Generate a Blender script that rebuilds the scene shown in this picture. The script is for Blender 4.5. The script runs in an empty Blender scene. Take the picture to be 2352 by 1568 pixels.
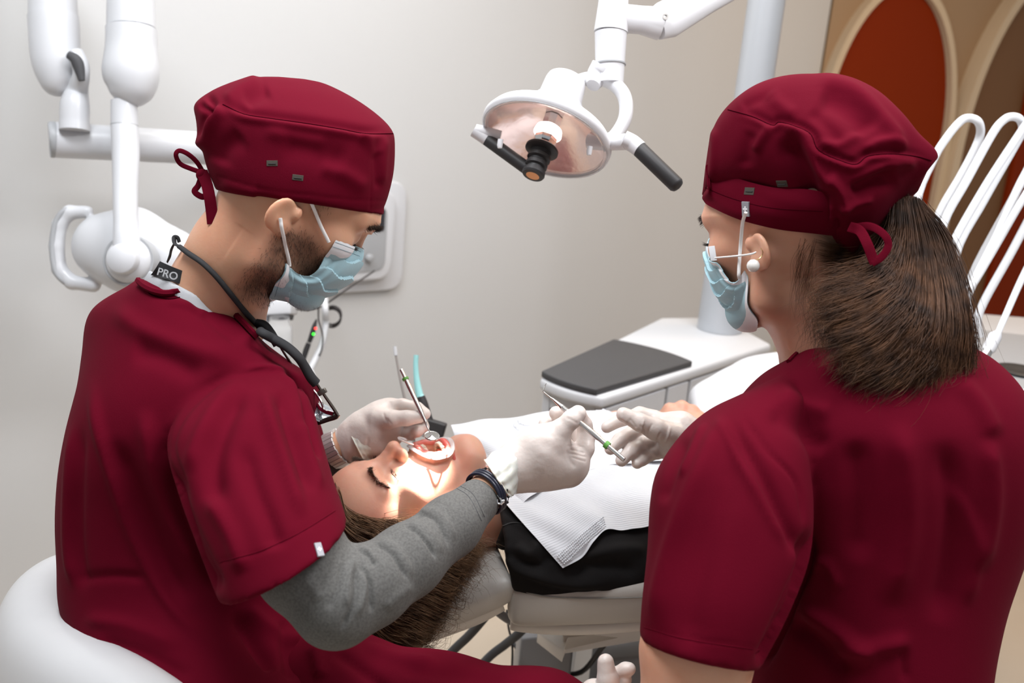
import bpy, math, random
import numpy as np
from mathutils import Vector, Matrix
from mathutils.bvhtree import BVHTree

random.seed(7)
rng = np.random.default_rng(7)
C = bpy.context.scene.collection
scene = bpy.context.scene

# ------------------------------------------------------------------ camera
IMG_W, IMG_H = 2352, 1568
FPX = 2287.0
PITCH, ROLL = math.radians(14.3), math.radians(5.2)
CAM = np.array([0.0, 0.0, 1.48])
_F = np.array([0, math.cos(PITCH), -math.sin(PITCH)])
_u0 = np.array([0, math.sin(PITCH), math.cos(PITCH)])
_r0 = np.array([1.0, 0, 0])
_R = math.cos(ROLL) * _r0 + math.sin(ROLL) * _u0
_U = -math.sin(ROLL) * _r0 + math.cos(ROLL) * _u0
cd = bpy.data.cameras.new('camera')
cam = bpy.data.objects.new('camera', cd)
C.objects.link(cam)
M = Matrix(((_R[0], _U[0], -_F[0], CAM[0]), (_R[1], _U[1], -_F[1], CAM[1]), (_R[2], _U[2], -_F[2], CAM[2]), (0, 0, 0, 1)))
cam.matrix_world = M
cd.sensor_width = 36.0
cd.lens = FPX * 36.0 / IMG_W
cd.clip_start = 0.02
cd.dof.use_dof = True
cd.dof.focus_distance = 1.22
cd.dof.aperture_fstop = 5.0
scene.camera = cam

# ------------------------------------------------------------------ light and exposure
scene.view_settings.view_transform = 'Standard'
scene.view_settings.look = 'None'
scene.view_settings.gamma = 1.0
scene.view_settings.exposure = 0.10
w = bpy.data.worlds.new('world')
scene.world = w
w.use_nodes = True
w.node_tree.nodes['Background'].inputs[0].default_value = (0.93, 0.96, 1.0, 1)
w.node_tree.nodes['Background'].inputs[1].default_value = 0.34


def area(name, loc, target, size, sy, power, col):
    l = bpy.data.lights.new(name, 'AREA')
    l.shape = 'RECTANGLE'
    l.size = size
    l.size_y = sy
    l.energy = power
    l.color = col
    o = bpy.data.objects.new(name, l)
    C.objects.link(o)
    o.location = loc
    d = Vector(target) - Vector(loc)
    o.rotation_euler = d.to_track_quat('-Z', 'Y').to_euler()
    return o


area('overhead_area_light', (0.1, 1.9, 2.66), (0.0, 1.8, 0), 1.4, 0.7, 27, (1.0, 0.98, 0.96))
area('overhead_area_light', (-0.65, 0.95, 2.66), (-0.6, 1.1, 0), 0.9, 0.5, 33, (0.93, 0.96, 1.0))
area('overhead_area_light', (1.0, 0.8, 2.66), (0.9, 1.0, 0), 0.9, 0.5, 33, (0.97, 0.97, 1.0))
area('overhead_area_light', (1.75, 3.1, 2.66), (1.7, 3.2, 0), 0.7, 0.7, 17, (1.0, 0.74, 0.50))  # warm fill added to stand in for bounce on the right wall


def W(px, py, d):
    """point seen at pixel px,py standing d metres in front of the camera"""
    return CAM + d * _F + ((px - IMG_W / 2) / FPX * d) * _R + (-(py - IMG_H / 2) / FPX * d) * _U


def G(px, py, z):
    """point seen at a pixel and lying at height z"""
    v = W(px, py, 1.0) - CAM
    return CAM + v * ((z - CAM[2]) / v[2])


def camdir(x, y, z):
    """direction: x right, y up, z away from the camera"""
    v = x * _R + y * _U + z * _F
    return v / np.linalg.norm(v)


def proj(P):
    q = np.asarray(P) - CAM
    d = q @ _F
    return (q @ _R) / d * FPX + IMG_W / 2, -(q @ _U) / d * FPX + IMG_H / 2, d


def nrm(v):
    v = np.asarray(v, float)
    return v / (np.linalg.norm(v) + 1e-12)


# ------------------------------------------------------------------ materials
MATS = {}


def mat(name, col, rough=0.5, metal=0.0, spec=0.5, sss=0.0, sssr=(1, .3, .15), sheen=0.0, bump=None, var=None,
        trans=0.0, alpha=1.0, coat=0.0, emit=None, ior=1.45):
    """bump: (scale, strength, distance) noise bump; var: (scale, amount, colour2) noise colour mix"""
    if name in MATS:
        return MATS[name]
    m = bpy.data.materials.new(name)
    MATS[name] = m
    m.use_nodes = True
    nt = m.node_tree
    b = nt.nodes['Principled BSDF']
    I = b.inputs
    I['Base Color'].default_value = (*col, 1)
    I['Roughness'].default_value = rough
    I['Metallic'].default_value = metal
    I['Specular IOR Level'].default_value = spec
    I['IOR'].default_value = ior
    if sss:
        I['Subsurface Weight'].default_value = sss
        I['Subsurface Radius'].default_value = sssr
        I['Subsurface Scale'].default_value = 0.012
    if sheen:
        I['Sheen Weight'].default_value = sheen
        I['Sheen Roughness'].default_value = 0.4
        I['Sheen Tint'].default_value = (min(1, col[0] * 4 + .2), min(1, col[1] * 4 + .2), min(1, col[2] * 4 + .2), 1)
    if trans:
        I['Transmission Weight'].default_value = trans
    if alpha < 1:
        I['Alpha'].default_value = alpha
    if coat:
        I['Coat Weight'].default_value = coat
        I['Coat Roughness'].default_value = 0.08
    if emit:
        I['Emission Color'].default_value = (*emit[:3], 1)
        I['Emission Strength'].default_value = emit[3]
    tc = nt.nodes.new('ShaderNodeTexCoord')
    if var:
        n = nt.nodes.new('ShaderNodeTexNoise')
        n.inputs['Scale'].default_value = var[0]
        n.inputs['Detail'].default_value = 4
        nt.links.new(tc.outputs['Object'], n.inputs['Vector'])
        r = nt.nodes.new('ShaderNodeMapRange')
        r.inputs[1].default_value = 0.35
        r.inputs[2].default_value = 0.65
        r.inputs[3].default_value = 0.0
        r.inputs[4].default_value = var[1]
        nt.links.new(n.outputs['Fac'], r.inputs[0])
        mx = nt.nodes.new('ShaderNodeMix')
        mx.data_type = 'RGBA'
        mx.inputs[6].default_value = (*col, 1)
        mx.inputs[7].default_value = (*var[2], 1)
        nt.links.new(r.outputs[0], mx.inputs[0])
        nt.links.new(mx.outputs[2], I['Base Color'])
    if bump:
        n2 = nt.nodes.new('ShaderNodeTexNoise')
        n2.inputs['Scale'].default_value = bump[0]
        n2.inputs['Detail'].default_value = 3
        nt.links.new(tc.outputs['Object'], n2.inputs['Vector'])
        bp = nt.nodes.new('ShaderNodeBump')
        bp.inputs['Strength'].default_value = bump[1]
        bp.inputs['Distance'].default_value = bump[2]
        nt.links.new(n2.outputs['Fac'], bp.inputs['Height'])
        nt.links.new(bp.outputs['Normal'], I['Normal'])
    return m


# ------------------------------------------------------------------ objects
ORG = {}


def tag(o, label=None, cat=None, group=None, kind=None):
    if label: o['label'] = label
    if cat: o['category'] = cat
    if group: o['group'] = group
    if kind: o['kind'] = kind
    return o


def empty(name, loc, label=None, cat=None, group=None, kind=None):
    o = bpy.data.objects.new(name, None)
    o.empty_display_size = 0.05
    C.objects.link(o)
    o.location = [float(x) for x in loc]
    ORG[o.name] = np.array(loc, float)
    return tag(o, label, cat, group, kind)


def mk(name, VF, m, parent=None, label=None, cat=None, group=None, kind=None, smooth=True, loc=None, angle=None):
    V, F = np.asarray(VF[0], float), VF[1]
    if parent is not None:
        org = ORG[parent.name]
    elif loc is not None:
        org = np.array(loc, float)
    else:
        org = (V.min(0) + V.max(0)) / 2
        org[2] = V[:, 2].min()
    me = bpy.data.meshes.new(name)
    if isinstance(F, np.ndarray):
        me.vertices.add(len(V))
        me.vertices.foreach_set('co', (V - org).astype(np.float32).ravel())
        n = F.shape[1]
        me.loops.add(F.size)
        me.loops.foreach_set('vertex_index', F.astype(np.int32).ravel())
        me.polygons.add(len(F))
        me.polygons.foreach_set('loop_start', (np.arange(len(F)) * n).astype(np.int32))
        me.polygons.foreach_set('loop_total', np.full(len(F), n, np.int32))
        me.update(calc_edges=True)
        me.validate()
    else:
        me.from_pydata([tuple(v) for v in (V - org)], [], [tuple(int(i) for i in f) for f in F])
        me.update()
    if smooth:
        me.polygons.foreach_set('use_smooth', [True] * len(me.polygons))
    mats = m if isinstance(m, (list, tuple)) else [m]
    for q in mats:
        me.materials.append(q)
    o = bpy.data.objects.new(name, me)
    C.objects.link(o)
    if parent is not None:
        o.parent = parent
    else:
        o.location = [float(x) for x in org]
    ORG[o.name] = org
    if smooth and (angle or not isinstance(F, np.ndarray)):
        me.set_sharp_from_angle(angle=math.radians(angle or 55))
    return tag(o, label, cat, group, kind)


def join(*parts):
    Vs, Fs, n = [], [], 0
    for V, F in parts:
        V = np.asarray(V, float)
        Vs.append(V)
        Fs += [[int(i) + n for i in f] for f in F]
        n += len(V)
    return np.vstack(Vs), Fs


# ------------------------------------------------------------------ shape makers (all return (V, F))
def catmull(P, n):
    """resample control points (k x c) smoothly into n points"""
    P = np.asarray(P, float)
    k = len(P)
    if k == 2:
        t = np.linspace(0, 1, n)[:, None]
        return P[0] * (1 - t) + P[1] * t
    Q = np.vstack([2 * P[0] - P[1], P, 2 * P[-1] - P[-2]])
    u = np.linspace(0, k - 1, n)
    i = np.minimum(u.astype(int), k - 2)
    t = (u - i)[:, None]
    p0, p1, p2, p3 = Q[i], Q[i + 1], Q[i + 2], Q[i + 3]
    return 0.5 * (2 * p1 + (p2 - p0) * t + (2 * p0 - 5 * p1 + 4 * p2 - p3) * t ** 2 + (3 * p1 - p0 - 3 * p2 + p3) * t ** 3)


def skin_rings(rings, cap=True, closed=False):
    """rings: m x n x 3"""
    R = np.asarray(rings, float)
    m, n = R.shape[:2]
    V = R.reshape(-1, 3)
    F = []
    for i in range(m if closed else m - 1):
        a, b = i * n, ((i + 1) % m) * n
        for j in range(n):
            k = (j + 1) % n
            F.append([a + j, a + k, b + k, b + j])
    if cap and not closed:
        V = np.vstack([V, R[0].mean(0), R[-1].mean(0)])
        c0, c1 = m * n, m * n + 1
        for j in range(n):
            k = (j + 1) % n
            F.append([k, j, c0])
            F.append([(m - 1) * n + j, (m - 1) * n + k, c1])
    return V, F


def frames(P):
    P = np.asarray(P, float)
    T = np.gradient(P, axis=0)
    T /= np.linalg.norm(T, axis=1)[:, None] + 1e-12
    a = np.array([0, 0, 1.0]) if abs(T[0][2]) < 0.9 else np.array([1.0, 0, 0])
    N = [nrm(np.cross(T[0], a))]
    for i in range(1, len(P)):
        v = N[-1] - T[i] * (N[-1] @ T[i])
        N.append(nrm(v))
    N = np.array(N)
    return T, N, np.cross(T, N)


def tube(P, r, n=12, res=None, sq=1.0, cap=True, up=None, closed=False):
    """P control points, r radius or radii; sq flattens along the second axis (given by up)"""
    P = np.asarray(P, float)
    r = np.full(len(P), r, float) if np.isscalar(r) else np.asarray(r, float)
    if res:
        Q = catmull(np.column_stack([P, r]), res)
        P, r = Q[:, :3], Q[:, 3]
    T, N, B = frames(P)
    if up is not None:
        up = np.asarray(up, float)
        B = np.array([nrm(up - t * (up @ t)) for t in T])
        N = np.cross(B, T)
    a = np.linspace(0, 2 * np.pi, n, endpoint=False)
    rings = P[:, None] + r[:, None, None] * (np.cos(a)[None, :, None] * N[:, None] + sq * np.sin(a)[None, :, None] * B[:, None])
    return skin_rings(rings, cap, closed)


def lathe(prof, org, axis, n=40, cap=False):
    """prof: list of (radius, height along axis)"""
    axis = nrm(axis)
    a0 = np.array([0, 0, 1.0]) if abs(axis[2]) < 0.9 else np.array([1.0, 0, 0])
    X = nrm(np.cross(axis, a0))
    Y = np.cross(axis, X)
    a = np.linspace(0, 2 * np.pi, n, endpoint=False)
    rings = [np.asarray(org) + h * axis + max(r, 1e-5) * (np.cos(a)[:, None] * X + np.sin(a)[:, None] * Y) for r, h in prof]
    return skin_rings(np.array(rings), cap)


def box(c, X, Y, Z, bev=0.0):
    """centre and three half-axis vectors"""
    c, X, Y, Z = [np.asarray(v, float) for v in (c, X, Y, Z)]
    bm = __import__('bmesh').new()
    import bmesh
    bmesh.ops.create_cube(bm, size=2)
    lx, ly, lz = [np.linalg.norm(v) for v in (X, Y, Z)]
    for v in bm.verts:
        v.co = Vector((v.co.x * lx, v.co.y * ly, v.co.z * lz))
    if bev:
        bmesh.ops.bevel(bm, geom=list(bm.edges), offset=bev, segments=3, affect='EDGES', profile=0.5)
    bm.verts.index_update()
    V = np.array([v.co[:] for v in bm.verts])
    F = [[v.index for v in f.verts] for f in bm.faces]
    bm.free()
    B = np.array([nrm(X), nrm(Y), nrm(Z)])
    if np.linalg.det(B) < 0:
        F = [f[::-1] for f in F]
    return c + V @ B, F


def prism(poly, down, bev=0.0):
    """closed polygon of 3D points (n x 3) extruded by vector down, edges bevelled"""
    import bmesh
    P = np.asarray(poly, float)
    down = np.asarray(down, float)
    bm = bmesh.new()
    a = [bm.verts.new(p) for p in P]
    b = [bm.verts.new(p + down) for p in P]
    n = len(P)
    bm.faces.new(a)
    bm.faces.new(b[::-1])
    for i in range(n):
        j = (i + 1) % n
        bm.faces.new([a[i], b[i], b[j], a[j]])
    bmesh.ops.recalc_face_normals(bm, faces=bm.faces)
    if bev:
        ed = [e for e in bm.edges if e.calc_face_angle(0) > 0.5]
        bmesh.ops.bevel(bm, geom=ed, offset=bev, segments=3, affect='EDGES', profile=0.5)
    bm.verts.index_update()
    V = np.array([v.co[:] for v in bm.verts])
    F = [[v.index for v in f.verts] for f in bm.faces]
    bm.free()
    return V, F


def sheet(ctrl, nu, nv, thick=0.0, fn=None):
    """ctrl rows x cols x 3 control points -> smooth grid, optional solid thickness; fn(u,v,P,N) displaces"""
    Cc = np.asarray(ctrl, float)
    rows = np.array([catmull(r, nu) for r in Cc])
    g = np.array([catmull(rows[:, j], nv) for j in range(nu)]).transpose(1, 0, 2)
    du = np.gradient(g, axis=1)
    dv = np.gradient(g, axis=0)
    N = np.cross(du, dv)
    N /= np.linalg.norm(N, axis=2)[..., None] + 1e-12
    uu, vv = np.meshgrid(np.linspace(0, 1, nu), np.linspace(0, 1, nv))
    if fn is not None:
        g = g + N * fn(uu, vv)[..., None]
    V = g.reshape(-1, 3)
    idx = np.arange(nu * nv).reshape(nv, nu)
    F = [[idx[j, i], idx[j, i + 1], idx[j + 1, i + 1], idx[j + 1, i]] for j in range(nv - 1) for i in range(nu - 1)]
    if thick:
        V2 = (g - N * thick).reshape(-1, 3)
        k = len(V)
        F2 = [[q + k for q in f[::-1]] for f in F]
        bd = list(idx[0, :]) + list(idx[1:, -1]) + list(idx[-1, -2::-1]) + list(idx[-2:0:-1, 0])
        F3 = [[bd[(i + 1) % len(bd)], bd[i], bd[i] + k, bd[(i + 1) % len(bd)] + k] for i in range(len(bd))]
        V = np.vstack([V, V2])
        F = F + F2 + F3
    return V, F


def sil(stations, n=40, res=40, e=2.2, cap=True):
    """loft through stations (xl,yl,xr,yr,d,thick[,dd]): each ring spans the two pixels at depth d -/+ dd and is thick deep"""
    S = np.array([list(s) + [0.0] * (8 - len(s)) for s in stations], float)
    S = catmull(S, res)
    A = np.array([W(s[0], s[1], s[4] - s[6]) for s in S])
    B = np.array([W(s[2], s[3], s[4] + s[6]) for s in S])
    Cn = (A + B) / 2
    T = np.gradient(Cn, axis=0)
    a = np.linspace(0, 2 * np.pi, n, endpoint=False)
    ca = np.sign(np.cos(a)) * np.abs(np.cos(a)) ** (2 / e)
    sa = np.sign(np.sin(a)) * np.abs(np.sin(a)) ** (2 / e)
    rings = []
    for i in range(len(S)):
        h = (B[i] - A[i]) / 2
        v = nrm(Cn[i] - CAM)
        # thickness axis: perpendicular to the span, mostly along the view
        q = v - h * (v @ h) / (h @ h)
        q = nrm(q)
        rings.append(Cn[i] + ca[:, None] * h + sa[:, None] * (q * S[i, 5] / 2 - nrm(T[i]) * S[i, 7]))
    return skin_rings(np.array(rings), cap)


# ------------------------------------------------------------------ signed distance shapes
class Sdf:
    def __init__(s, lo, hi, h):
        s.lo = np.asarray(lo, float)
        s.h = h
        s.n = np.ceil((np.asarray(hi, float) - s.lo) / h).astype(int) + 1
        s.f = np.full(s.n, 1.0, np.float32)

    def reg(s, lo, hi, k):
        m = k + 3 * s.h
        a = np.clip(np.floor((np.asarray(lo) - m - s.lo) / s.h).astype(int), 0, s.n)
        b = np.clip(np.ceil((np.asarray(hi) + m - s.lo) / s.h).astype(int) + 1, 0, s.n)
        if (b <= a).any():
            return None, None
        g = [s.lo[i] + s.h * np.arange(a[i], b[i]) for i in range(3)]
        P = np.stack(np.meshgrid(*g, indexing='ij'), -1)
        return (slice(a[0], b[0]), slice(a[1], b[1]), slice(a[2], b[2])), P

    def comb(s, sl, d, k, op):
        f = s.f[sl]
        if op == 'sub':
            d2 = -d
            if k > 0:
                hh = np.maximum(k - np.abs(f - d2), 0) / k
                s.f[sl] = np.maximum(f, d2) + hh * hh * k * 0.25
            else:
                s.f[sl] = np.maximum(f, d2)
        else:
            if k > 0:
                hh = np.maximum(k - np.abs(f - d), 0) / k
                s.f[sl] = np.minimum(f, d) - hh * hh * k * 0.25
            else:
                s.f[sl] = np.minimum(f, d)

    def ell(s, c, r, rot=None, k=0.01, op='add'):
        c = np.asarray(c, float)
        r = np.asarray(r, float) * np.ones(3)
        m = r.max() if rot is not None else r
        sl, P = s.reg(c - m, c + m, k)
        if sl is None: return s
        q = P - c
        if rot is not None:
            q = q @ np.asarray(rot).T
        k0 = np.linalg.norm(q / r, axis=-1)
        k1 = np.linalg.norm(q / (r * r), axis=-1) + 1e-9
        s.comb(sl, (k0 * (k0 - 1) / k1).astype(np.float32), k, op)
        return s

    def cone(s, a, b, ra, rb, k=0.01, op='add', flat=None):
        """flat: (axis, factor) squashes the section along axis"""
        a, b = np.asarray(a, float), np.asarray(b, float)
        m = max(ra, rb) * (max(1, flat[1]) if flat else 1)
        sl, P = s.reg(np.minimum(a, b) - m, np.maximum(a, b) + m, k)
        if sl is None: return s
        q = P - a
        ab = b - a
        t = np.clip((q @ ab) / (ab @ ab + 1e-12), 0, 1)
        r = ra + (rb - ra) * t
        q = q - t[..., None] * ab
        if flat is not None:
            ax = nrm(flat[0])
            c = q @ ax
            q = q + (c * (1 / flat[1] - 1))[..., None] * ax
        s.comb(sl, (np.linalg.norm(q, axis=-1) - r).astype(np.float32), k, op)
        return s

    def chain(s, pts, k=0.008, op='add', flat=None):
        """pts: list of (point, radius)"""
        for (a, ra), (b, rb) in zip(pts[:-1], pts[1:]):
            s.cone(a, b, ra, rb, k, op, flat)
        return s

    def mesh(s):
        f, h = s.f, s.h
        sg = f < 0
        n = np.array(f.shape)
        cnt = np.zeros(n - 1, np.int8)
        cor = [(i, j, k) for i in (0, 1) for j in (0, 1) for k in (0, 1)]
        for i, j, k in cor:
            cnt += sg[i:n[0] - 1 + i, j:n[1] - 1 + j, k:n[2] - 1 + k]
        act = (cnt > 0) & (cnt < 8)
        idx = np.argwhere(act)
        cell = np.full(n - 1, -1, np.int64)
        cell[act] = np.arange(len(idx))
        acc = np.zeros((len(idx), 3))
        num = np.zeros(len(idx))
        for ax in range(3):
            o1, o2 = [q for q in range(3) if q != ax]
            for u in (0, 1):
                for v in (0, 1):
                    p = idx.copy()
                    p[:, o1] += u
                    p[:, o2] += v
                    q = p.copy()
                    q[:, ax] += 1
                    fa = f[p[:, 0], p[:, 1], p[:, 2]]
                    fb = f[q[:, 0], q[:, 1], q[:, 2]]
                    c = (fa < 0) != (fb < 0)
                    t = np.where(c, fa / np.where(c, fa - fb, 1), 0)
                    pt = p.astype(float)
                    pt[:, ax] += t
                    acc[c] += pt[c]
                    num[c] += 1
        V = s.lo + h * acc / num[:, None]
        Fs = []
        for ax in range(3):
            o1, o2 = [(1, 2), (2, 0), (0, 1)][ax]
            sla = [slice(None)] * 3
            slb = [slice(None)] * 3
            sla[ax] = slice(0, n[ax] - 1)
            slb[ax] = slice(1, n[ax])
            A, B = sg[tuple(sla)], sg[tuple(slb)]
            e = np.argwhere(A != B)
            e = e[(e[:, o1] > 0) & (e[:, o2] > 0) & (e[:, o1] < n[o1] - 1) & (e[:, o2] < n[o2] - 1)]
            if not len(e): continue
            inside = A[e[:, 0], e[:, 1], e[:, 2]]

            def cidx(d1, d2):
                g = e.copy()
                g[:, o1] += d1
                g[:, o2] += d2
                return cell[g[:, 0], g[:, 1], g[:, 2]]
            q = np.stack([cidx(-1, -1), cidx(0, -1), cidx(0, 0), cidx(-1, 0)], 1)
            q[~inside] = q[~inside][:, ::-1]
            Fs.append(q)
        return V, np.vstack(Fs)


def edges_of(F):
    if isinstance(F, np.ndarray):
        E = np.vstack([np.column_stack([F[:, i], F[:, (i + 1) % F.shape[1]]]) for i in range(F.shape[1])])
    else:
        E = np.array([[f[i], f[(i + 1) % len(f)]] for f in F for i in range(len(f))])
    E = np.sort(E, 1)
    return np.unique(E, axis=0)


def relax(V, F, it=2, lam=0.5, keep=None):
    E = edges_of(F)
    n = len(V)
    deg = np.bincount(E.ravel(), minlength=n).astype(float)[:, None] + 1e-9
    V = V.copy()
    for i in range(it):
        for l in (lam, -lam * 1.02) if it > 3 else (lam,):
            S = np.zeros_like(V)
            for c in range(3):
                S[:, c] = np.bincount(E[:, 0], V[E[:, 1], c], n) + np.bincount(E[:, 1], V[E[:, 0], c], n)
            V = V + l * (S / deg - V)
    return V


def smooth(V, F, it=5, lam=0.5):
    E = edges_of(F)
    n = len(V)
    deg = np.bincount(E.ravel(), minlength=n).astype(float)[:, None] + 1e-9
    V = V.copy()
    for i in range(it):
        S = np.zeros_like(V)
        for c in range(3):
            S[:, c] = np.bincount(E[:, 0], V[E[:, 1], c], n) + np.bincount(E[:, 1], V[E[:, 0], c], n)
        V = V + lam * (S / deg - V)
    return V


def normals(V, F):
    N = np.zeros_like(V)
    if not isinstance(F, np.ndarray):
        T = []
        for f in F:
            for i in range(1, len(f) - 1):
                T.append((f[0], f[i], f[i + 1]))
        F = np.array(T)
    a, b, c = V[F[:, 0]], V[F[:, 1]], V[F[:, 2]]
    fn = np.cross(b - a, c - a)
    if F.shape[1] == 4:
        fn = np.cross(V[F[:, 2]] - a, V[F[:, 3]] - b)
    for i in range(F.shape[1]):
        for k in range(3):
            N[:, k] += np.bincount(F[:, i], fn[:, k], len(V))
    return N / (np.linalg.norm(N, axis=1)[:, None] + 1e-12)


def remesh(VF, voxel):
    me = bpy.data.meshes.new('t')
    V, F = VF
    me.from_pydata([tuple(v) for v in V], [], [tuple(f) for f in F])
    o = bpy.data.objects.new('t', me)
    C.objects.link(o)
    md = o.modifiers.new('r', 'REMESH')
    md.mode = 'VOXEL'
    md.voxel_size = voxel
    dg = bpy.context.evaluated_depsgraph_get()
    ev = o.evaluated_get(dg)
    m2 = ev.to_mesh()
    V2 = np.empty(len(m2.vertices) * 3, np.float32)
    m2.vertices.foreach_get('co', V2)
    F2 = np.empty(len(m2.polygons) * 4, np.int32)
    ok = len(m2.loops) == len(m2.polygons) * 4
    if ok:
        m2.loops.foreach_get('vertex_index', F2)
        F2 = F2.reshape(-1, 4).copy()
    else:
        F2 = [list(p.vertices) for p in m2.polygons]
    V2 = V2.reshape(-1, 3).astype(float).copy()
    ev.to_mesh_clear()
    bpy.data.objects.remove(o)
    bpy.data.meshes.remove(me)
    return V2, F2


def seg_dist(u, v, pts):
    """distance to a polyline, signed side, parameter 0..1"""
    P = catmull(np.array(pts, float), max(12, 6 * len(pts)))
    best = np.full(len(u), 1e9)
    side = np.zeros(len(u))
    par = np.zeros(len(u))
    n = len(P) - 1
    for i in range(n):
        a, b = P[i], P[i + 1]
        ab = b - a
        L = ab @ ab + 1e-9
        t = np.clip(((u - a[0]) * ab[0] + (v - a[1]) * ab[1]) / L, 0, 1)
        dx, dy = u - (a[0] + t * ab[0]), v - (a[1] + t * ab[1])
        d = np.hypot(dx, dy)
        m = d < best
        best[m] = d[m]
        side[m] = np.sign(ab[0] * dy - ab[1] * dx)[m]
        par[m] = ((i + t) / n)[m]
    return best, side, par


def sculpt(V, F, strokes, facing=-0.05):
    """strokes: (pts in pixels, width px, amount m, kind). Cloth folds pressed into the side of the
    surface that the points lie on; kind g = ridge/valley, s = step to the right of the stroke"""
    N = normals(V, F)
    u, v, d = proj(V)
    vis = ((V - CAM) * N).sum(1) < facing * 0
    D = np.zeros(len(V))
    for st in strokes:
        pts, wd, am = st[:3]
        kind = st[3] if len(st) > 3 else 'g'
        P = np.array(pts)
        m = vis & (u > P[:, 0].min() - 4 * wd) & (u < P[:, 0].max() + 4 * wd) & (v > P[:, 1].min() - 4 * wd) & (v < P[:, 1].max() + 4 * wd)
        ii = np.where(m)[0]
        if not len(ii): continue
        ds, sd, pr = seg_dist(u[ii], v[ii], pts)
        fade = np.clip(np.minimum(pr, 1 - pr) * 5, 0, 1)
        fade = fade * fade * (3 - 2 * fade)
        if kind == 'g' or kind == 'e':
            if kind == 'e': fade = 1.0
            D[ii] += am * np.exp(-(ds / wd) ** 2) * fade
        elif kind == 's':
            t = ds * sd / wd
            D[ii] += am * t * np.exp(0.5 - t * t / 2) * fade
    return V + N * D[:, None]


def vnoise(P, scale, seed=0):
    """smooth value noise"""
    r = np.random.default_rng(seed)
    ph = r.uniform(0, 6.28, (6, 3))
    dr = r.normal(size=(6, 3))
    dr /= np.linalg.norm(dr, axis=1)[:, None]
    out = np.zeros(len(P))
    for i in range(6):
        fr = scale * (0.7 + 0.25 * i)
        out += np.sin(P @ dr[i] * fr + ph[i, 0] + 1.3 * np.sin(P @ np.roll(dr[i], 1) * fr * 0.7 + ph[i, 1]))
    return out / 6


def bvh_of(*VFs):
    V, F = join(*VFs)
    return BVHTree.FromPolygons([tuple(v) for v in V], F)


def hit(bvh, px, py, off=0.0, default=None):
    v = W(px, py, 1.0) - CAM
    v = v / np.linalg.norm(v)
    loc, nor, i, dist = bvh.ray_cast(Vector(CAM), Vector(v))
    if loc is None:
        return W(px, py, default) if default else None
    nn = np.array(nor)
    if nn @ v > 0: nn = -nn
    return np.array(loc) + nn * off
# ================================================================== THE ROOM
wall_m = mat('wall_paint', (0.565, 0.568, 0.568), 0.75, bump=(90, .05, .002))
back_m = mat('tan_wall_paint', (0.33, 0.22, 0.13), 0.8, bump=(90, .05, .002))
floor_m = mat('beige_floor', (0.60, 0.50, 0.39), 0.35, var=(3, .5, (0.66, 0.57, 0.46)))
ceil_m = mat('ceiling_paint', (0.8, 0.8, 0.79), 0.9)
cream = mat('cream_trim', (0.55, 0.44, 0.31), 0.6)
orange = mat('burnt_orange_door', (0.19, 0.019, 0.0004), 0.7, spec=.15)
brown = mat('brown_panel', (0.16, 0.078, 0.032), 0.7)
basem = mat('skirting_white', (0.78, 0.77, 0.75), 0.4)

pA = W(0, 320, 2.13)[:2]
pB = W(1862, 300, 4.2)[:2]
pC = W(2420, 300, 4.78)[:2]


def vplane(a, b):
    t = nrm(np.array([b[0] - a[0], b[1] - a[1], 0.0]))
    n = np.array([-t[1], t[0], 0.0])
    return np.array([a[0], a[1], 0.0]), t, n


WL = vplane(pA, pB)
WB = vplane(pB, pC)


def onp(pl, px, py, off=0.0):
    o, t, n = pl
    v = W(px, py, 1.0) - CAM
    s = ((o - n * off - CAM) @ n) / (v @ n)
    return CAM + v * s


def wallslab(name, a, b, z0, z1, th, m):
    t = nrm(np.array([b[0] - a[0], b[1] - a[1], 0.0]))
    n = np.array([-t[1], t[0], 0.0])
    A, B = np.array([a[0], a[1], z0]), np.array([b[0], b[1], z0])
    return mk(name, prism([A, B, B + n * th, A + n * th], [0, 0, z1 - z0]), m, kind='structure', smooth=False)


H = 2.7
aL = WL[0] - WL[1] * 1.9
wallslab('wall_left', aL[:2], pB, 0, H, 0.1, wall_m)
cR = WB[0] + WB[1] * (np.linalg.norm(pC - pB) + 2.4)
wallslab('wall_back', pB + WB[1][:2] * 0.012, cR[:2], 0, H, 0.1, back_m)
fl = prism([[-3.2, -1.6, 0], [4.2, -1.6, 0], [4.2, 6.2, 0], [-3.2, 6.2, 0]], [0, 0, -0.08])
mk('floor', fl, floor_m, kind='structure', smooth=False)
ce = prism([[-3.2, -1.6, H + .08], [4.2, -1.6, H + .08], [4.2, 6.2, H + .08], [-3.2, 6.2, H + .08]], [0, 0, -0.08])
mk('ceiling', ce, ceil_m, kind='structure', smooth=False)


def strip_on(name, pl, s0, s1, z0, z1, th, m):
    o, t, n = pl
    A = o + t * s0
    B = o + t * s1
    A, B = A.copy(), B.copy()
    A[2] = B[2] = z0
    return mk(name, prism([A, B, B - n * th, A - n * th], [0, 0, z1 - z0], bev=0.002), m, kind='structure', smooth=False)


strip_on('baseboard_left', WL, -1.85, np.linalg.norm(pB - pA) - 0.03, 0.001, 0.075, 0.014, basem)

# arched doorways on the back wall: outlines in the wall's own metres (s along the wall, z up)


def sz(pl, px, py):
    P = onp(pl, px, py)
    return (P - pl[0]) @ pl[1], P[2]


def arch_outline(s0, s1, ztop, n=40):
    c, r = (s0 + s1) / 2, (s1 - s0) / 2
    rz = r * 1.75
    pts = [(s0, 0.002)] + [(c - r * math.cos(a), ztop - rz + rz * math.sin(a)) for a in np.linspace(0, math.pi, n)] + [(s1, 0.002)]
    return pts


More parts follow.
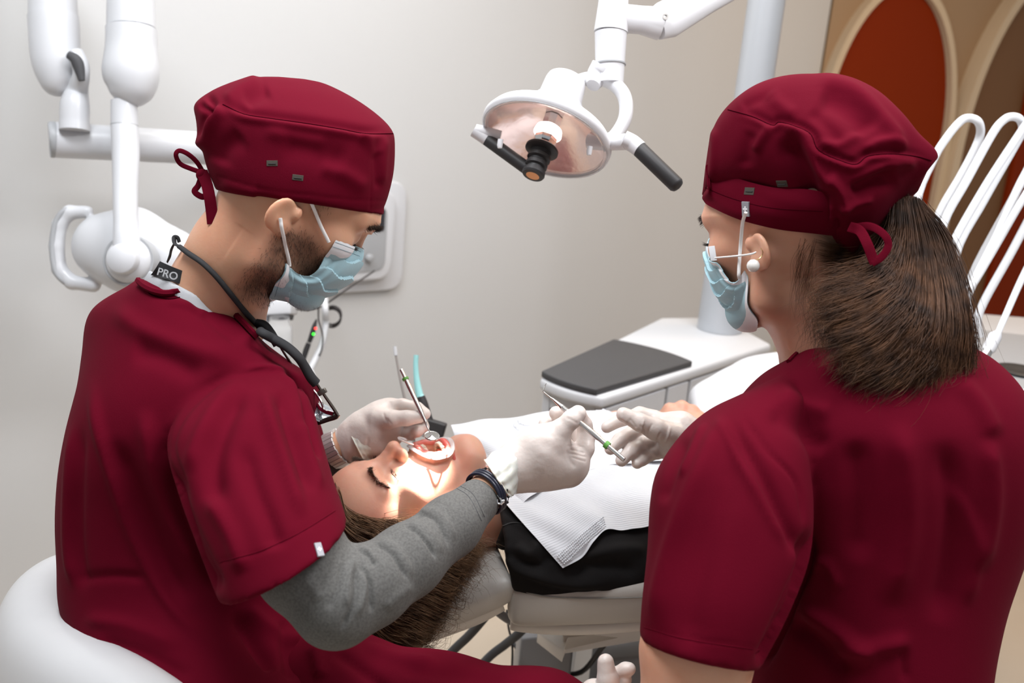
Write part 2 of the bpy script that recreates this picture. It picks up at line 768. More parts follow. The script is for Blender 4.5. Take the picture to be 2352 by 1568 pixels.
def arch_panel(name, s0, s1, ztop, th, m, off=0.0, **kw):
    o, t, n = WB
    P = [np.array([o[0], o[1], 0]) + t * s - n * (off) + np.array([0, 0, z]) for s, z in arch_outline(s0, s1, ztop)]
    return mk(name, prism(P, -n * th), m, smooth=False, **kw)


def arch_band(name, s0, s1, ztop, wd, th, m, **kw):
    o, t, n = WB
    a = arch_outline(s0 - wd, s1 + wd, ztop + wd)
    b = arch_outline(s0, s1, ztop)
    k = len(a)

    def w3(p, f): return np.array([o[0], o[1], 0]) + t * p[0] - n * f + np.array([0, 0, p[1]])
    V = [w3(p, th) for p in a] + [w3(p, th) for p in b] + [w3(p, 0) for p in a] + [w3(p, 0) for p in b]
    F = []
    for i in range(k - 1):
        F += [[i, i + 1, k + i + 1, k + i], [2 * k + i + 1, 2 * k + i, 3 * k + i, 3 * k + i + 1],
              [i + 1, i, 2 * k + i, 2 * k + i + 1], [k + i, k + i + 1, 3 * k + i + 1, 3 * k + i]]
    F += [[0, k, 3 * k, 2 * k], [k - 1, 3 * k - 1, 4 * k - 1, 2 * k - 1]]
    return mk(name, (np.array(V), F), m, smooth=False, **kw)


s0 = sz(WB, 1893, 175)[0]
s1 = sz(WB, 2177, 190)[0]
zt = sz(WB, 2045, -30)[1]
arch_band('trim_1', s0, s1 + .004, zt, 0.035, 0.05, cream, kind='structure')
arch_panel('door_1', s0, s1, zt, 0.02, orange, kind='structure')
s2 = s1 + 0.085
s3 = s2 + 1.0
zt2 = sz(WB, 2440, -75)[1]
arch_band('trim_2', s2, s3, zt2, 0.045, 0.08, cream, kind='structure')
arch_panel('door_2', s2, s3, zt2, 0.02, brown, kind='structure')
sa = sz(WB, 2325, 300)[0]
o_, t_, n_ = WB
P0 = np.array([o_[0], o_[1], 0.004]) + t_ * (sa) - n_ * 0.021
P1 = P0 + t_ * 0.62
mk('door_3', prism([P0, P1, P1 - n_ * .03, P0 - n_ * .03], [0, 0, 1.75], bev=.004), orange, kind='structure', smooth=False)

# ================================================================== EQUIPMENT
white = mat('white_plastic', (0.58, 0.59, 0.615), 0.32, coat=.12)
white2 = mat('white_enamel', (0.60, 0.61, 0.63), 0.42)
greyp = mat('grey_plastic', (0.36, 0.37, 0.385), 0.45)
gap = mat('dark_joint', (0.06, 0.06, 0.065), 0.7)
black = mat('black_rubber', (0.022, 0.021, 0.022), 0.55, bump=(500, .1, .0005))
chrome = mat('chrome', (0.82, 0.83, 0.85), 0.12, metal=1)
steel = mat('steel', (0.72, 0.71, 0.70), 0.24, metal=1)


def tp(pts, res=None, n=28, sq=1.0, cap=True, up=None):
    """tube through (px, py, radius in px, depth)"""
    P = [W(p[0], p[1], p[3]) for p in pts]
    r = [p[2] * p[3] / FPX for p in pts]
    return tube(P, r, n=n, res=res, sq=sq, cap=cap, up=up)


# ---- wall-mounted x-ray unit
D = 1.95
xr = empty('dental_xray_unit', W(300, 560, D), 'white wall-mounted dental x-ray unit with jointed arms and an oval tube head, behind the dentist', 'x-ray machine')
# upper arm with its joint cover (left)
mk('arm_tube', join(tp([(119, -160, 48, D), (122, 42, 53, D)], n=32)), white, xr)
mk('elbow_cover', tp([(122, 38, 55, D), (124, 60, 55, D), (127, 120, 54, D), (131, 160, 50, D), (136, 195, 38, D), (141, 213, 22, D), (143, 220, 3, D)], 40), white, xr)
mk('arm_joint', tp([(172, 120, 18, D - .02), (184, 150, 20, D - .02), (186, 175, 19, D - .02), (178, 205, 24, D), (172, 240, 32, D), (171, 288, 32, D)], 26), white, xr)
mk('joint_slot', tp([(158, 126, 9, D - .045), (172, 135, 12, D - .045), (180, 150, 13, D - .042), (188, 185, 7, D - .04)], 16), gap, xr)
mk('joint_collar', tp([(171, 280, 33, D), (171, 300, 33.5, D)]), white, xr)
# lower arm (right)
mk('arm_tube', tp([(297, -160, 47, D - .02), (302, 64, 54, D - .02)], n=32), white, xr)
mk('elbow_cover', tp([(302, 66, 56, D - .02), (302, 110, 57, D - .02), (301, 165, 63, D - .02), (299, 200, 56, D - .02), (293, 225, 40, D - .02), (289, 238, 22, D - .02), (288, 243, 3, D - .02)], 40), white, xr)
mk('joint_collar', tp([(285, 232, 29, D - .02), (286, 288, 30, D - .02)]), white, xr)
mk('joint_ring', tp([(286, 287, 30.6, D - .02), (286, 290, 30.6, D - .02)]), greyp, xr)
mk('lower_arm', tp([(286, 291, 30.5, D - .02), (289, 360, 30.5, D - .03), (288, 440, 28, D - .05), (289, 510, 27, D - .075), (292, 555, 31, D - .088), (296, 590, 36, D - .088), (297, 604, 22, D - .088)], 40), white, xr)
# horizontal bracket
Lx = 0.5
_e = onp(WL, 640, 352, .012)
brk = tube([W(125, 321, D + .02), W(300, 331, D + .08), W(560, 346, D + .18), _e], [41 * 1.97 / FPX, 39 * 2.03 / FPX, 36 * 2.13 / FPX, .033], n=32)
mk('wall_plate', lathe([(0, .012), (.07, .012), (.075, .004), (.075, -.010)], _e, -WL[2], 36), white, xr)
mk('bracket_bar', brk, white, xr)
mk('bar_end_cap', tp([(113, 320, 38, D + .015), (116, 320, 41.5, D + .016), (126, 321, 41.5, D + .02)]), greyp, xr)
# tube head
hd = [(152, 480, 142, 650, D, .05), (190, 475, 182, 662, D, .12), (250, 470, 250, 670, D, .15), (330, 492, 340, 676, D, .16), (400, 523, 420, 672, D, .14), (450, 560, 470, 655, D, .10), (478, 590, 485, 630, D, .04)]
S = Sdf(W(80, 700, D) + [-.1, -.25, -.1], W(520, 430, D) + [.1, .25, .12], 0.0032)
for a, b in [((243, 566, 76), (300, 575, 96)), ((300, 575, 96), (390, 600, 74)), ((390, 600, 72), (455, 612, 44))]:
    S.cone(W(a[0], a[1], D), W(b[0], b[1], D), a[2] * D / FPX, b[2] * D / FPX, 0.02, flat=(camdir(0, 0, 1), .75))
S.chain([(W(200, 486, D), .012), (W(160, 488, D), .014), (W(137, 515, D), .014), (W(130, 565, D), .014), (W(136, 618, D), .014), (W(165, 648, D), .014), (W(215, 655, D), .014)], .006)
V, F = S.mesh()
V = smooth(V, F, 3)
mk('tube_head', (V, F), white, xr)
mk('handle_trim', tp([(178, 478, 6, D), (148, 484, 7, D - .01), (128, 512, 7, D - .012), (120, 565, 7, D - .012), (127, 620, 7, D - .012), (146, 646, 6, D - .01), (162, 655, 4, D)], 40, 10), greyp, xr)
fdir = camdir(0, 0, -1)
cc = W(296, 598, D - .085)
mk('pivot_ring', lathe([(.048, -.03), (.0492, .0), (.0475, .004), (.0435, .004), (.0435, -.03)], cc, fdir, 48), greyp, xr)
mk('pivot_disc', lathe([(.043, -.03), (.043, .004), (.039, .010), (.028, .017), (.0, .021)], cc, fdir, 48), white, xr)
mk('pivot_cap', lathe([(.0275, .0), (.0275, .038), (.025, .041), (.0, .0415)], cc, fdir, 40), white, xr)

# ---- wall control panel


def wallrect(x0, y0, x1, y1, x2, y2, x3, y3, rad, off, th, pl=WL, n=8):
    """rounded quad on a wall from four pixel corners"""
    P = [onp(pl, a, b, off) for a, b in ((x0, y0), (x1, y1), (x2, y2), (x3, y3))]
    out = []
    for i in range(4):
        p, a, b = P[i], P[i - 1], P[(i + 1) % 4]
        ua, ub = nrm(a - p), nrm(b - p)
        s, e = p + ua * rad, p + ub * rad
        for k in np.linspace(0, 1, n):
            out.append((1 - k) ** 2 * s + 2 * k * (1 - k) * p + k * k * e)
    return prism(out, pl[2] * th, bev=min(.006, th / 3))


cp = empty('wall_control_panel', onp(WL, 800, 668), 'white rounded control box with grey screen on the wall behind the masked face of the dentist', 'control panel')
mk('back_plate', wallrect(715, 405, 938, 418, 925, 665, 712, 678, .055, .02, .019), white, cp)
mk('front_cover', wallrect(725, 430, 915, 440, 898, 640, 722, 655, .05, .05, .032), white, cp)
mk('screen_panel', wallrect(750, 462, 892, 473, 884, 620, 745, 634, .03, .053, .006), greyp, cp)
mk('dark_screen', wallrect(760, 470, 886, 481, 883, 530, 755, 534, .006, .056, .004), mat('dark_glass', (.03, .03, .035), .15), cp)
mk('knob', lathe([(.0105, 0), (.0105, .012), (.008, .014), (.0, .014)], onp(WL, 846, 591, .058), -WL[2], 24), greyp, cp)

# small dispenser with a bottle
dp = empty('water_dispenser', W(630, 860, 2.3), 'small white dispenser holding a clear bottle, seen between the dentist\'s chest and mask', 'dispenser')
dd = 2.3
mk('housing', prism([W(560, 690, dd), W(655, 686, dd), W(668, 695, dd), W(668, 722, dd), W(612, 724, dd), W(610, 860, dd), W(560, 880, dd)], camdir(0, 0, 1) * .08, bev=.006), white, dp)
mk('dark_recess', prism([W(612, 724, dd), W(665, 722, dd), W(662, 734, dd), W(613, 737, dd)], camdir(0, 0, 1) * .05), gap, dp)
clearp = mat('clear_plastic', (.93, .94, .95), .08, trans=.75, ior=1.15)
mk('bottle', lathe([(.0, -.085), (.027, -.085), (.030, -.08), (.030, -.02), (.029, -.01), (.023, .0), (.022, .012)], W(642, 740, dd - .02), [0, 0, 1], 28), clearp, dp)
mk('drip_tray', prism([W(585, 842, dd), W(720, 845, dd), W(733, 880, dd - .08), W(600, 890, dd - .08)], [0, 0, -.02], bev=.004), white, dp)

# white corrugated hose
hs = []
ctrl = catmull(np.array([onp(WL, 744, 650, .045), W(746, 692, 2.36), W(748, 745, 2.35), W(738, 795, 2.33), W(712, 850, 2.3), (W(690, 900, 2.3))]), 130)
rr = [(.0085 if i % 2 else .0072) for i in range(130)]
mk('suction_hose', tube(ctrl, rr, 14), white2, label='white corrugated hose hanging below the wall control panel', cat='hose')
cab = mat('dark_cable', (.035, .03, .03), .5)
cb = empty('sensor_cable', W(715, 780, 2.34), 'thin coiled dark cable with a black inline pod showing red and green lights', 'cable')
dz = 2.36
mk('lead', tp([(660, 700, 2, dz), (680, 709, 2, dz), (710, 712, 2, dz), (745, 700, 2, dz), (800, 662, 2, dz), (860, 622, 2, 2.6)], 40, 8), cab, cb)
mk('lead', tp([(725, 640, 2, dz), (731, 700, 2, dz), (732, 735, 2, dz), (741, 770, 2, dz - .06), (738, 805, 2, dz - .06), (718, 846, 2, dz)], 40, 8), cab, cb)
lp = []
for i in range(90):
    a = i / 90 * 2 * math.pi * 3
    lp.append(W(762 + 20 * math.sin(a) + i * .03, 727 + 21 * math.cos(a) + 4 * math.sin(a * .33), 2.42 - i * .0001))
mk('coil', tube(lp, .0022, 8), cab, cb)
mk('pod', tp([(727, 733, 3, dz - .05), (722, 748, 8, dz - .05), (716, 770, 9.5, dz - .05), (710, 786, 8, dz - .05)], 12, 16, sq=.6), black, cb)
mk('strain_relief', tp([(709, 788, 6, dz - .05), (701, 810, 6.5, dz - .05), (695, 835, 4, dz - .05)], 10, 12), black, cb)
mk('red_light', lathe([(.003, 0), (.0028, .002), (0, .003)], W(725, 754, dz - .066), camdir(0, 0, -1), 12), mat('red_led', (1, .05, .04), .4, emit=(1, .05, .04, 2)), cb)
mk('green_light', lathe([(.003, 0), (.0028, .002), (0, .003)], W(720, 767, dz - .066), camdir(0, 0, -1), 12), mat('green_led', (.05, 1, .05), .4, emit=(.03, 1, .03, 2)), cb)

# ---- dental unit cabinet with its column
zt_ = 0.91
u0 = empty('dental_unit_cabinet', G(1500, 870, 0.0), 'white dental unit cabinet with a dark tray mat on top, beside the grey column', 'cabinet')
Lc, Fc, Rc, Bc, Bc2 = G(1240, 866, zt_), G(1386, 912, zt_), G(1772, 790, zt_), G(1600, 728, zt_), G(1518, 729, zt_)


def arcpt(a, b, bow, n=12):
    m = (a + b) / 2
    t = nrm(b - a)
    nn = np.array([t[1], -t[0], 0])
    s = np.linspace(-1, 1, n)
    return [m + (b - a) / 2 * q + nn * bow * (1 - q * q) for q in s]


top = arcpt(Lc, Fc, .018) + [Rc, G(1712, 757, zt_), Bc, Bc2]
cx = np.mean([Lc, Fc, Rc, Bc2], axis=0)
mk('cabinet_top', prism(top, [0, 0, -.026], bev=.008), white2, u0, angle=50)
inn = [p + nrm(cx - p) * .014 - np.array([0, 0, .026]) for p in top]
core = [p + nrm(cx - p) * .03 for p in inn]
mk('cabinet_core', prism(core, [0, 0, -.77]), gap, u0, smooth=False)


def panel(a, b, th, z0, z1, m, name, bev=.003):
    t = nrm(b - a)
    nn = np.array([-t[1], t[0], 0])
    if nn @ (cx - a) < 0: nn = -nn
    A, B = a.copy(), b.copy()
    A[2] = B[2] = z0
    return mk(name, prism([A, B, B + nn * th, A + nn * th], [0, 0, z1 - z0], bev=bev), m, u0, smooth=False)


iF, iR, iL = inn[11], inn[12], inn[0]
z0c, z1c = zt_ - .029, .10
fr = lambda t: iF + (iR - iF) * t
panel(fr(0.0), fr(.33), .02, z0c, z1c, white2, 'side_panel')
panel(fr(.345), fr(.465), .02, z0c, z1c, white2, 'side_panel')
panel(fr(.48), fr(1.0), .02, z0c, z1c, white2, 'side_panel')
bR = inn[14]
panel(iR, inn[13], .02, z0c, z1c, white2, 'side_panel')
panel(iL, inn[-1], .02, z0c, z1c, white2, 'side_panel')
# arched front with an open niche
ft = lambda t: iL + (iF - iL) * t
panel(ft(0), ft(.13), .03, z0c, z1c, white2, 'front_post')
panel(ft(.87), ft(1.0), .03, z0c, z1c, white2, 'front_post')
panel(ft(0.13), ft(.87), .03, z0c, z0c - .035, white2, 'front_beam')
panel(ft(0.13) + (cx - ft(.13)) * .02, ft(.87) + (cx - ft(.87)) * .02, .01, z0c - .03, z1c, greyp, 'niche_back')  # shade inside the niche put into the darker grey of its back
# tray mat
mt = mat('charcoal_mat', (0.055, 0.054, 0.056), 0.6)
q = lambda x, y: G(x, y, zt_ + .014)
m1, m2, m3, m4 = q(1244, 851), q(1371, 893), q(1591, 829), q(1409, 778)
mp = arcpt(m1, m2, .014) + arcpt(m3, m4, .022)
mk('tray_mat', prism(mp, [0, 0, -.0135], bev=.003), mt, label='dark charcoal rubber tray mat lying on the white cabinet top', cat='mat', angle=40)
# column
grey_m = mat('grey_column', (0.44, 0.46, 0.49), 0.32, metal=.25)
cbp = G(1652, 757, zt_)
rc = 51 * proj(cbp)[2] / FPX
mk('column', lathe([(rc, 0.001), (rc, .45), (rc * .97, .46), (rc * .77, .47), (rc * .77, H - zt_ - .01), (0.001, H - zt_ - .01)], cbp, [0, 0, 1], 48), grey_m, u0, label='grey metal column rising from the cabinet', angle=40)

# ---- operating lamp
LN = camdir(-.30, -.88, -.33)           # direction the lamp faces
DLAMP = 1.46
SC = DLAMP / 1.78
LC = W(1256, 312, DLAMP)


def lamp_lathe(prof, org, axis, n=40):
    return lathe([(r * SC, h * SC) for r, h in prof], org, axis, n)


lampw = mat('lamp_white', (.66, .66, .68), .32, coat=.12)
lo = empty('operating_lamp', LC, 'white dental operating lamp with a round glowing dish and black grip handles', 'lamp')
Rr = .119
mk('lamp_shell', lamp_lathe([(Rr - .006, .012), (Rr, .008), (Rr + .001, .0), (Rr - .006, -.012), (Rr - .03, -.030), (Rr - .06, -.043), (.045, -.050), (.040, -.052)], LC, LN, 64), lampw, lo)
refl = mat('reflector_glass', (.97, .78, .73), .25, metal=.75, bump=(60, .25, .003))
mk('reflector', lamp_lathe([(Rr - .006, .006), (Rr - .02, -.004), (Rr - .05, -.022), (.05, -.036), (.02, -.041), (.0, -.041)], LC, LN, 64), refl, lo)
mk('rim', lamp_lathe([(Rr - .007, .006), (Rr - .003, .0125), (Rr - .010, .0125), (Rr - .011, .006)], LC, LN, 64), clearp, lo)
mk('rear_housing', lamp_lathe([(.041, -.045), (.040, -.085), (.038, -.115), (.036, -.122), (.030, -.125), (0, -.126)], LC, LN, 40), lampw, lo, angle=50)
mk('housing_vent_ring', lamp_lathe([(.047, -.050), (.047, -.070), (.041, -.074)], LC, LN, 40), white2, lo)
mk('bulb_holder', lamp_lathe([(.017, -.040), (.017, .002), (.022, .006), (.022, .012), (.017, .018), (.017, .026)], LC, LN, 8), chrome, lo, smooth=False)
bulb = mk('bulb', lamp_lathe([(.0185, -.018), (.024, -.014), (.026, -.004), (.022, .001)], LC, LN, 24), mat('lamp_glow', (1, .95, .9), .4, emit=(1.0, .93, .88, 4)), lo)
kn = [(0.0, 0.026), (0.0282, 0.026), (0.0301, 0.0285), (0.0301, 0.0327), (0.0188, 0.0352), (0.0188, 0.0411), (0.0211, 0.0436), (0.0211, 0.0504), (0.0164, 0.0529), (0.0164, 0.0562), (0.0197, 0.0588), (0.0197, 0.0655), (0.0155, 0.068), (0.0155, 0.0714), (0.0197, 0.0739), (0.0207, 0.0814), (0.0188, 0.0848), (0.0122, 0.0856)]
mk('ribbed_knob', lamp_lathe(kn, LC, LN, 40), black, lo, angle=35)
mk('knob_end', lamp_lathe([(.0122, .0855), (0, .0858)], LC, LN, 24), mat('copper_disc', (.65, .30, .14), .35, metal=.8), lo)
# yoke and pivots
dl = DLAMP
mk('yoke', tube([W(1385, 326, dl - .02), W(1412, 312, dl), W(1436, 270, dl + .01), W(1434, 222, dl + .02), W(1405, 190, dl + .03), W(1360, 180, dl + .04), W(1312, 192, dl + .06), W(1250, 218, dl + .08), W(1180, 250, dl + .09), W(1135, 285, dl + .07), W(1120, 302, dl + .04)],
     [r * SC for r in (.012, .012, .0125, .013, .013, .013, .012, .012, .012, .012, .012)], 16, 60, sq=1.5, up=camdir(.1, .2, 1)), lampw, lo)
mk('pivot', tp([(1352, 325, 18, dl - .01), (1385, 326, 19, dl - .02), (1420, 327, 18, dl - .03), (1440, 325, 19, dl - .04)], 14), lampw, lo)
mk('pivot', tp([(1150, 314, 14, dl + .02), (1118, 306, 15, dl + .02), (1092, 300, 15, dl + .02)], 10), lampw, lo)
mk('handle_joint', tp([(1432, 319, 20, dl - .04), (1452, 329, 20, dl - .04), (1470, 343, 19, dl - .045)], 12), lampw, lo)
mk('handle_joint', tp([(1089, 300, 15, dl + .02), (1104, 310, 15, dl + .02), (1118, 320, 15, dl + .02)], 12), lampw, lo)
mk('grip_handle', tp([(1466, 340, 17.5, dl - .045), (1470, 344, 18.5, dl - .045), (1553, 424, 18.5, dl - .07), (1557, 428, 15, dl - .071), (1559, 430, 6, dl - .072)], n=28), black, lo, angle=60)
mk('grip_handle', tp([(1116, 319, 14, dl + .02), (1120, 321, 15, dl + .02), (1215, 390, 15, dl - .01), (1222, 395, 12, dl - .012)], n=28), black, lo, angle=60)
for (x, y) in ((1148, 334), (1353, 350)):
    mk('peg', tp([(x + 2, y - 14, 6.5, dl - .05), (x, y, 6.5, dl - .05), (x, y + 6, 5, dl - .05)], n=14), lampw, lo)
# post and arm
mk('ball_joint', tp([(1362, 196, 16, dl + .02), (1372, 176, 26, dl + .03), (1385, 160, 32, dl + .03)], 10), lampw, lo)
mk('post', tp([(1400, 192, 32, dl + .03), (1403, 76, 37, dl + .03)], n=36), lampw, lo)
mk('post_joint', tp([(1401, 150, 36.6, dl + .03), (1401, 147, 36.8, dl + .03)], n=36), greyp, lo)
mk('arm_knuckle', tp([(1403, 74, 39, dl + .03), (1412, -30, 32, dl + .03)], n=36), lampw, lo, angle=50)
mk('arm_link', tp([(1410, 40, 33, dl + .03), (1470, 46, 32, dl + .04), (1515, 54, 38, dl + .05), (1525, 58, 34, dl + .05)], n=32, sq=.8, up=camdir(0, 0, 1)), lampw, lo)
mk('lamp_arm', tp([(1505, 58, 36, dl + .05), (1530, 46, 44, dl + .06), (1620, -5, 38, dl + .1), (1800, -105, 36, dl + .2), (1950, -190, 34, dl + .3)], n=32, sq=.7, up=camdir(0, 0, 1)), lampw, lo)
mk('screw', lamp_lathe([(.0065, 0), (.006, .003), (.003, .003), (.003, .001), (0, .001)], W(1528, 39, dl + .032), camdir(0, .1, -1), 20), steel, lo)
sp = bpy.data.lights.new('operating_beam', 'SPOT')
sp.energy = 150
sp.spot_size = math.radians(12.0)
sp.spot_blend = 0.5
sp.shadow_soft_size = 0.012
sp.color = (1, .96, .92)
so = bpy.data.objects.new('operating_beam', sp)
C.objects.link(so)
LP = LC + LN * 0.10 * SC
so.location = [float(x) for x in LP]
TGT = W(998, 1062, 1.385)
so.rotation_euler = (Vector(TGT) - Vector(LP)).to_track_quat('-Z', 'Y').to_euler()

# ---- instrument tray with hoses at the right
tz = 0.97
tr = empty('instrument_tray', G(2330, 830, 0.0), 'white dental delivery tray with a dark mat at the right edge, holding the hoses', 'tray')
tq = lambda x, y: G(x, y, tz)
tt = [tq(2205, 716), tq(2480, 738), tq(2500, 962), tq(2262, 918), tq(2190, 800)]
mk('tray_body', prism(tt, [0, 0, -.03], bev=.008), white2, tr, angle=50)
tm = [G(2212, 752, tz + .002), G(2470, 783, tz + .002), G(2480, 908, tz + .002), G(2280, 880, tz + .002), G(2215, 800, tz + .002)]
mk('tray_mat', prism(tm, [0, 0, -.004], bev=.001), greyp, tr, smooth=False, label='dark grey tray mat')
mk('dark_bowl', lathe([(.05, 0.0), (.055, .004), (.05, .008), (.03, .004), (0, .003)], G(2345, 855, tz + .003), [0, 0, 1], 32), black, tr)
tcen = tq(2400, 850)
mk('tray_support', tube([tcen - [0, 0, .02], tcen - [0, 0, tz - .02]], .035, 20), white2, tr)
hosem = mat('hose_white', (.74, .76, .79), .35)


def hose(pts, lab, r=9.5):
    o = mk('instrument_hose', tp([(x, y, r, d) for x, y, d in pts], 60, 12), hosem, label=lab, cat='hose', group='hoses of the delivery tray')
    return o


HB = 1.72
hose([(2150, 760, HB), (2110, 640, HB), (2105, 470, HB), (2143, 368, HB), (2176, 314, HB), (2207, 278, HB), (2228, 271, HB), (2247, 280, HB), (2252, 305, HB + .02), (2240, 340, HB + .03), (2206, 405, HB + .03), (2158, 489, HB + .03), (2120, 600, HB + .03), (2170, 760, HB + .03)],
     'white hose arching just right of the ponytail, nearest the cap')
hose([(2190, 760, HB), (2140, 640, HB), (2167, 514, HB), (2219, 417, HB), (2279, 308, HB), (2305, 276, HB), (2325, 268, HB), (2343, 275, HB + .01), (2348, 300, HB + .03), (2328, 340, HB + .03), (2260, 460, HB + .04), (2194, 590, HB + .04), (2200, 740, HB + .04)],
     'white hose arching second right of the cap, its bend fully in view')
hose([(2215, 780, HB), (2175, 640, HB), (2182, 574, HB), (2255, 441, HB), (2330, 325, HB), (2375, 262, HB), (2400, 258, HB + .02), (2400, 300, HB + .05), (2340, 430, HB + .05), (2230, 640, HB + .05), (2225, 740, HB + .05)],
     'white hose arching third from the cap, bending at the right edge')
hose([(2240, 790, HB), (2205, 730, HB), (2240, 640, HB), (2291, 538, HB), (2352, 405, HB), (2420, 300, HB), (2450, 310, HB + .03), (2400, 430, HB + .05), (2328, 570, HB + .05), (2250, 715, HB + .05), (2250, 775, HB + .05)],
     'white hose rising fourth from the cap, in front of the orange door')
hose([(2225, 760, HB - .02), (2205, 700, HB - .02), (2243, 640, HB - .02), (2290, 560, HB - .02), (2360, 440, HB - .03), (2430, 340, HB)],
     'white hose lying close beside the fourth arch', 8.5)
ho = mk('instrument_hose', tp([(2291, 768, 7, HB - .07), (2309, 726, 7.5, HB - .05), (2352, 630, 8, HB), (2420, 500, 9, HB)], 40, 12), hosem, label='white hose ending in a handpiece above the dark tray mat', cat='hose', group='hoses of the delivery tray')
mk('handpiece', tp([(2293, 764, 8, HB - .07), (2286, 772, 15, HB - .075), (2272, 800, 15, HB - .08), (2266, 808, 12, HB - .085)], n=20), white, ho, angle=50)
mk('handpiece_collar', tp([(2268, 806, 12, HB - .085), (2258, 824, 11, HB - .09), (2248, 842, 5, HB - .095)], n=20), steel, ho, label='steel handpiece collar')

# ---- teal suction tip and thin rod on the far side
sh = empty('suction_handpiece', W(985, 985, 1.95), 'teal suction tip in a black handle standing behind the gloved left hand', 'suction tip')
ds = 1.8
mk('suction_tip', tp([(956, 815, 6, ds), (955, 840, 6, ds), (957, 870, 7, ds), (963, 905, 9, ds), (966, 912, 9.5, ds)], 24, 16), mat('teal_plastic', (.33, .66, .66), .35), sh)
mk('handle', tp([(966, 910, 10, ds), (972, 930, 12, ds), (983, 965, 12, ds), (990, 985, 15, ds)], 20, 16), black, sh)
mk('holder_block', box(W(994, 985, ds), camdir(1, -.3, 0) * .022, camdir(.3, 1, 0) * .016, camdir(0, 0, 1) * .02, .003), black, sh, smooth=False)
mk('holder_arm', tp([(992, 990, 10, ds + .02), (990, 1040, 10, ds + .02), (985, 1150, 10, ds + .02)], n=12), black, sh)
rd = empty('air_syringe', W(930, 960, 1.85), 'slim metal rod with a white tip standing left of the teal suction tip', 'syringe')
mk('rod', tp([(909, 815, 2.6, 1.85), (917, 860, 3, 1.85), (940, 960, 4, 1.85), (960, 1060, 4, 1.85)], n=12), mat('dull_metal', (.45, .42, .40), .4, metal=.6), rd)
mk('tip_cap', tp([(907, 795, 4.5, 1.85), (909, 816, 4.5, 1.85)], n=12), white2, rd)
# ================================================================== DENTAL CHAIR
uph = mat('grey_upholstery', (0.47, 0.445, 0.41), 0.38, bump=(400, .15, .0006))
shell = mat('chair_shell', (0.66, 0.62, 0.57), 0.35)
greym = mat('dark_grey_metal', (0.16, 0.16, 0.165), 0.5)
dc = empty('dental_chair', G(1400, 1500, 0.0), 'grey upholstered dental chair with headrest, under the lying patient', 'dental chair')
hr = sil([(770, 1210, 860, 1484, 1.50, .03, -.10), (790, 1208, 882, 1478, 1.50, .05, -.10), (880, 1190, 966, 1452, 1.5, .06, -.10), (1000, 1182, 1080, 1408, 1.5, .065, -.10), (1085, 1178, 1158, 1372, 1.5, .06, -.10), (1105, 1178, 1178, 1356, 1.5, .045, -.10), (1110, 1182, 1182, 1345, 1.5, .02, -.10)], 48, 50, 3.2)
headrest = mk('headrest', hr, uph, dc)
hs_ = sil([(800, 1230, 890, 1496, 1.52, .02, -.09), (880, 1215, 970, 1474, 1.52, .035, -.09), (1000, 1205, 1090, 1430, 1.52, .035, -.09), (1085, 1200, 1158, 1395, 1.52, .03, -.09)], 40, 30, 4)
mk('headrest_shell', hs_, shell, dc)
bk = sil([(1180, 1150, 1166, 1385, 1.56, .03, -.14), (1192, 1140, 1172, 1396, 1.56, .07, -.15), (1225, 1120, 1200, 1402, 1.56, .09, -.17), (1320, 1100, 1300, 1400, 1.56, .09, -.19), (1480, 1095, 1470, 1392, 1.58, .09, -.2), (1680, 1080, 1700, 1370, 1.66, .09, -.22), (1860, 1060, 1900, 1340, 1.8, .09, -.22)], 56, 60, 4.5)
backrest = mk('backrest', bk, uph, dc)
seam = [(1180, 1342), (1200, 1356), (1250, 1368), (1320, 1373), (1400, 1373), (1500, 1370)]
bvb = bvh_of(bk)
sp_ = [hit(bvb, x, y, .0005, 1.37) for x, y in seam]
mk('seam', tube(sp_, .0012, 6, 30), mat('seam_grey', (.22, .21, .19), .6), dc)
tr_ = sil([(1190, 1230, 1178, 1432, 1.60, .012, -.145), (1195, 1225, 1182, 1440, 1.60, .03, -.175), (1320, 1210, 1310, 1448, 1.60, .034, -.205), (1480, 1200, 1470, 1438, 1.62, .034, -.215), (1700, 1180, 1700, 1405, 1.7, .034, -.22), (1900, 1160, 1900, 1380, 1.84, .034, -.22)], 44, 40, 4)
mk('backrest_shell', tr_, shell, dc)
mk('headrest_bracket', tp([(1120, 1385, 20, 1.55), (1165, 1420, 20, 1.58), (1215, 1440, 20, 1.62)], 10, 20, sq=.5), greym, dc)
mk('support_box', prism([W(1235, 1452, 1.66), W(1295, 1498, 1.56), W(1300, 1462, 1.56), W(1600, 1425, 1.62), W(1600, 1380, 1.8), W(1240, 1400, 1.8)], [0, 0, -.02], bev=.003), shell, dc, angle=40)
mk('support_arm', prism([W(1292, 1455, 1.60), W(1600, 1420, 1.62), W(1600, 1450, 1.62), W(1296, 1502, 1.60)], camdir(0, .1, 1) * .12, bev=.003), shell, dc, angle=40)
cg_ = mat('chair_grey', (.22, .22, .23), .45)
mk('lift_column', box(W(1238, 1560, 1.95), camdir(1, .09, 0) * .050, np.array([0, 0, .15]), camdir(0, .2, 1) * .10, .006), cg_, dc, angle=40)
mk('motor_housing', box(W(1430, 1580, 1.86), camdir(1, .09, 0) * .056, np.array([0, 0, .11]), camdir(0, .2, 1) * .08, .008), cg_, dc, angle=40)
mk('base_plate', prism([G(1180, 1600, .04), G(1560, 1600, .04), G(1600, 1250, .04), G(1300, 1250, .04)], [0, 0, -.038], bev=.008), mat('chair_grey', (.30, .30, .31), .45), dc, angle=40)
seatP = sil([(1880, 1060, 1920, 1340, 1.85, .08, -.2), (1950, 1040, 1990, 1310, 1.92, .10, -.2), (2020, 1020, 2060, 1290, 2.0, .09, -.2)], 40, 20, 4)
mk('seat', seatP, uph, dc)
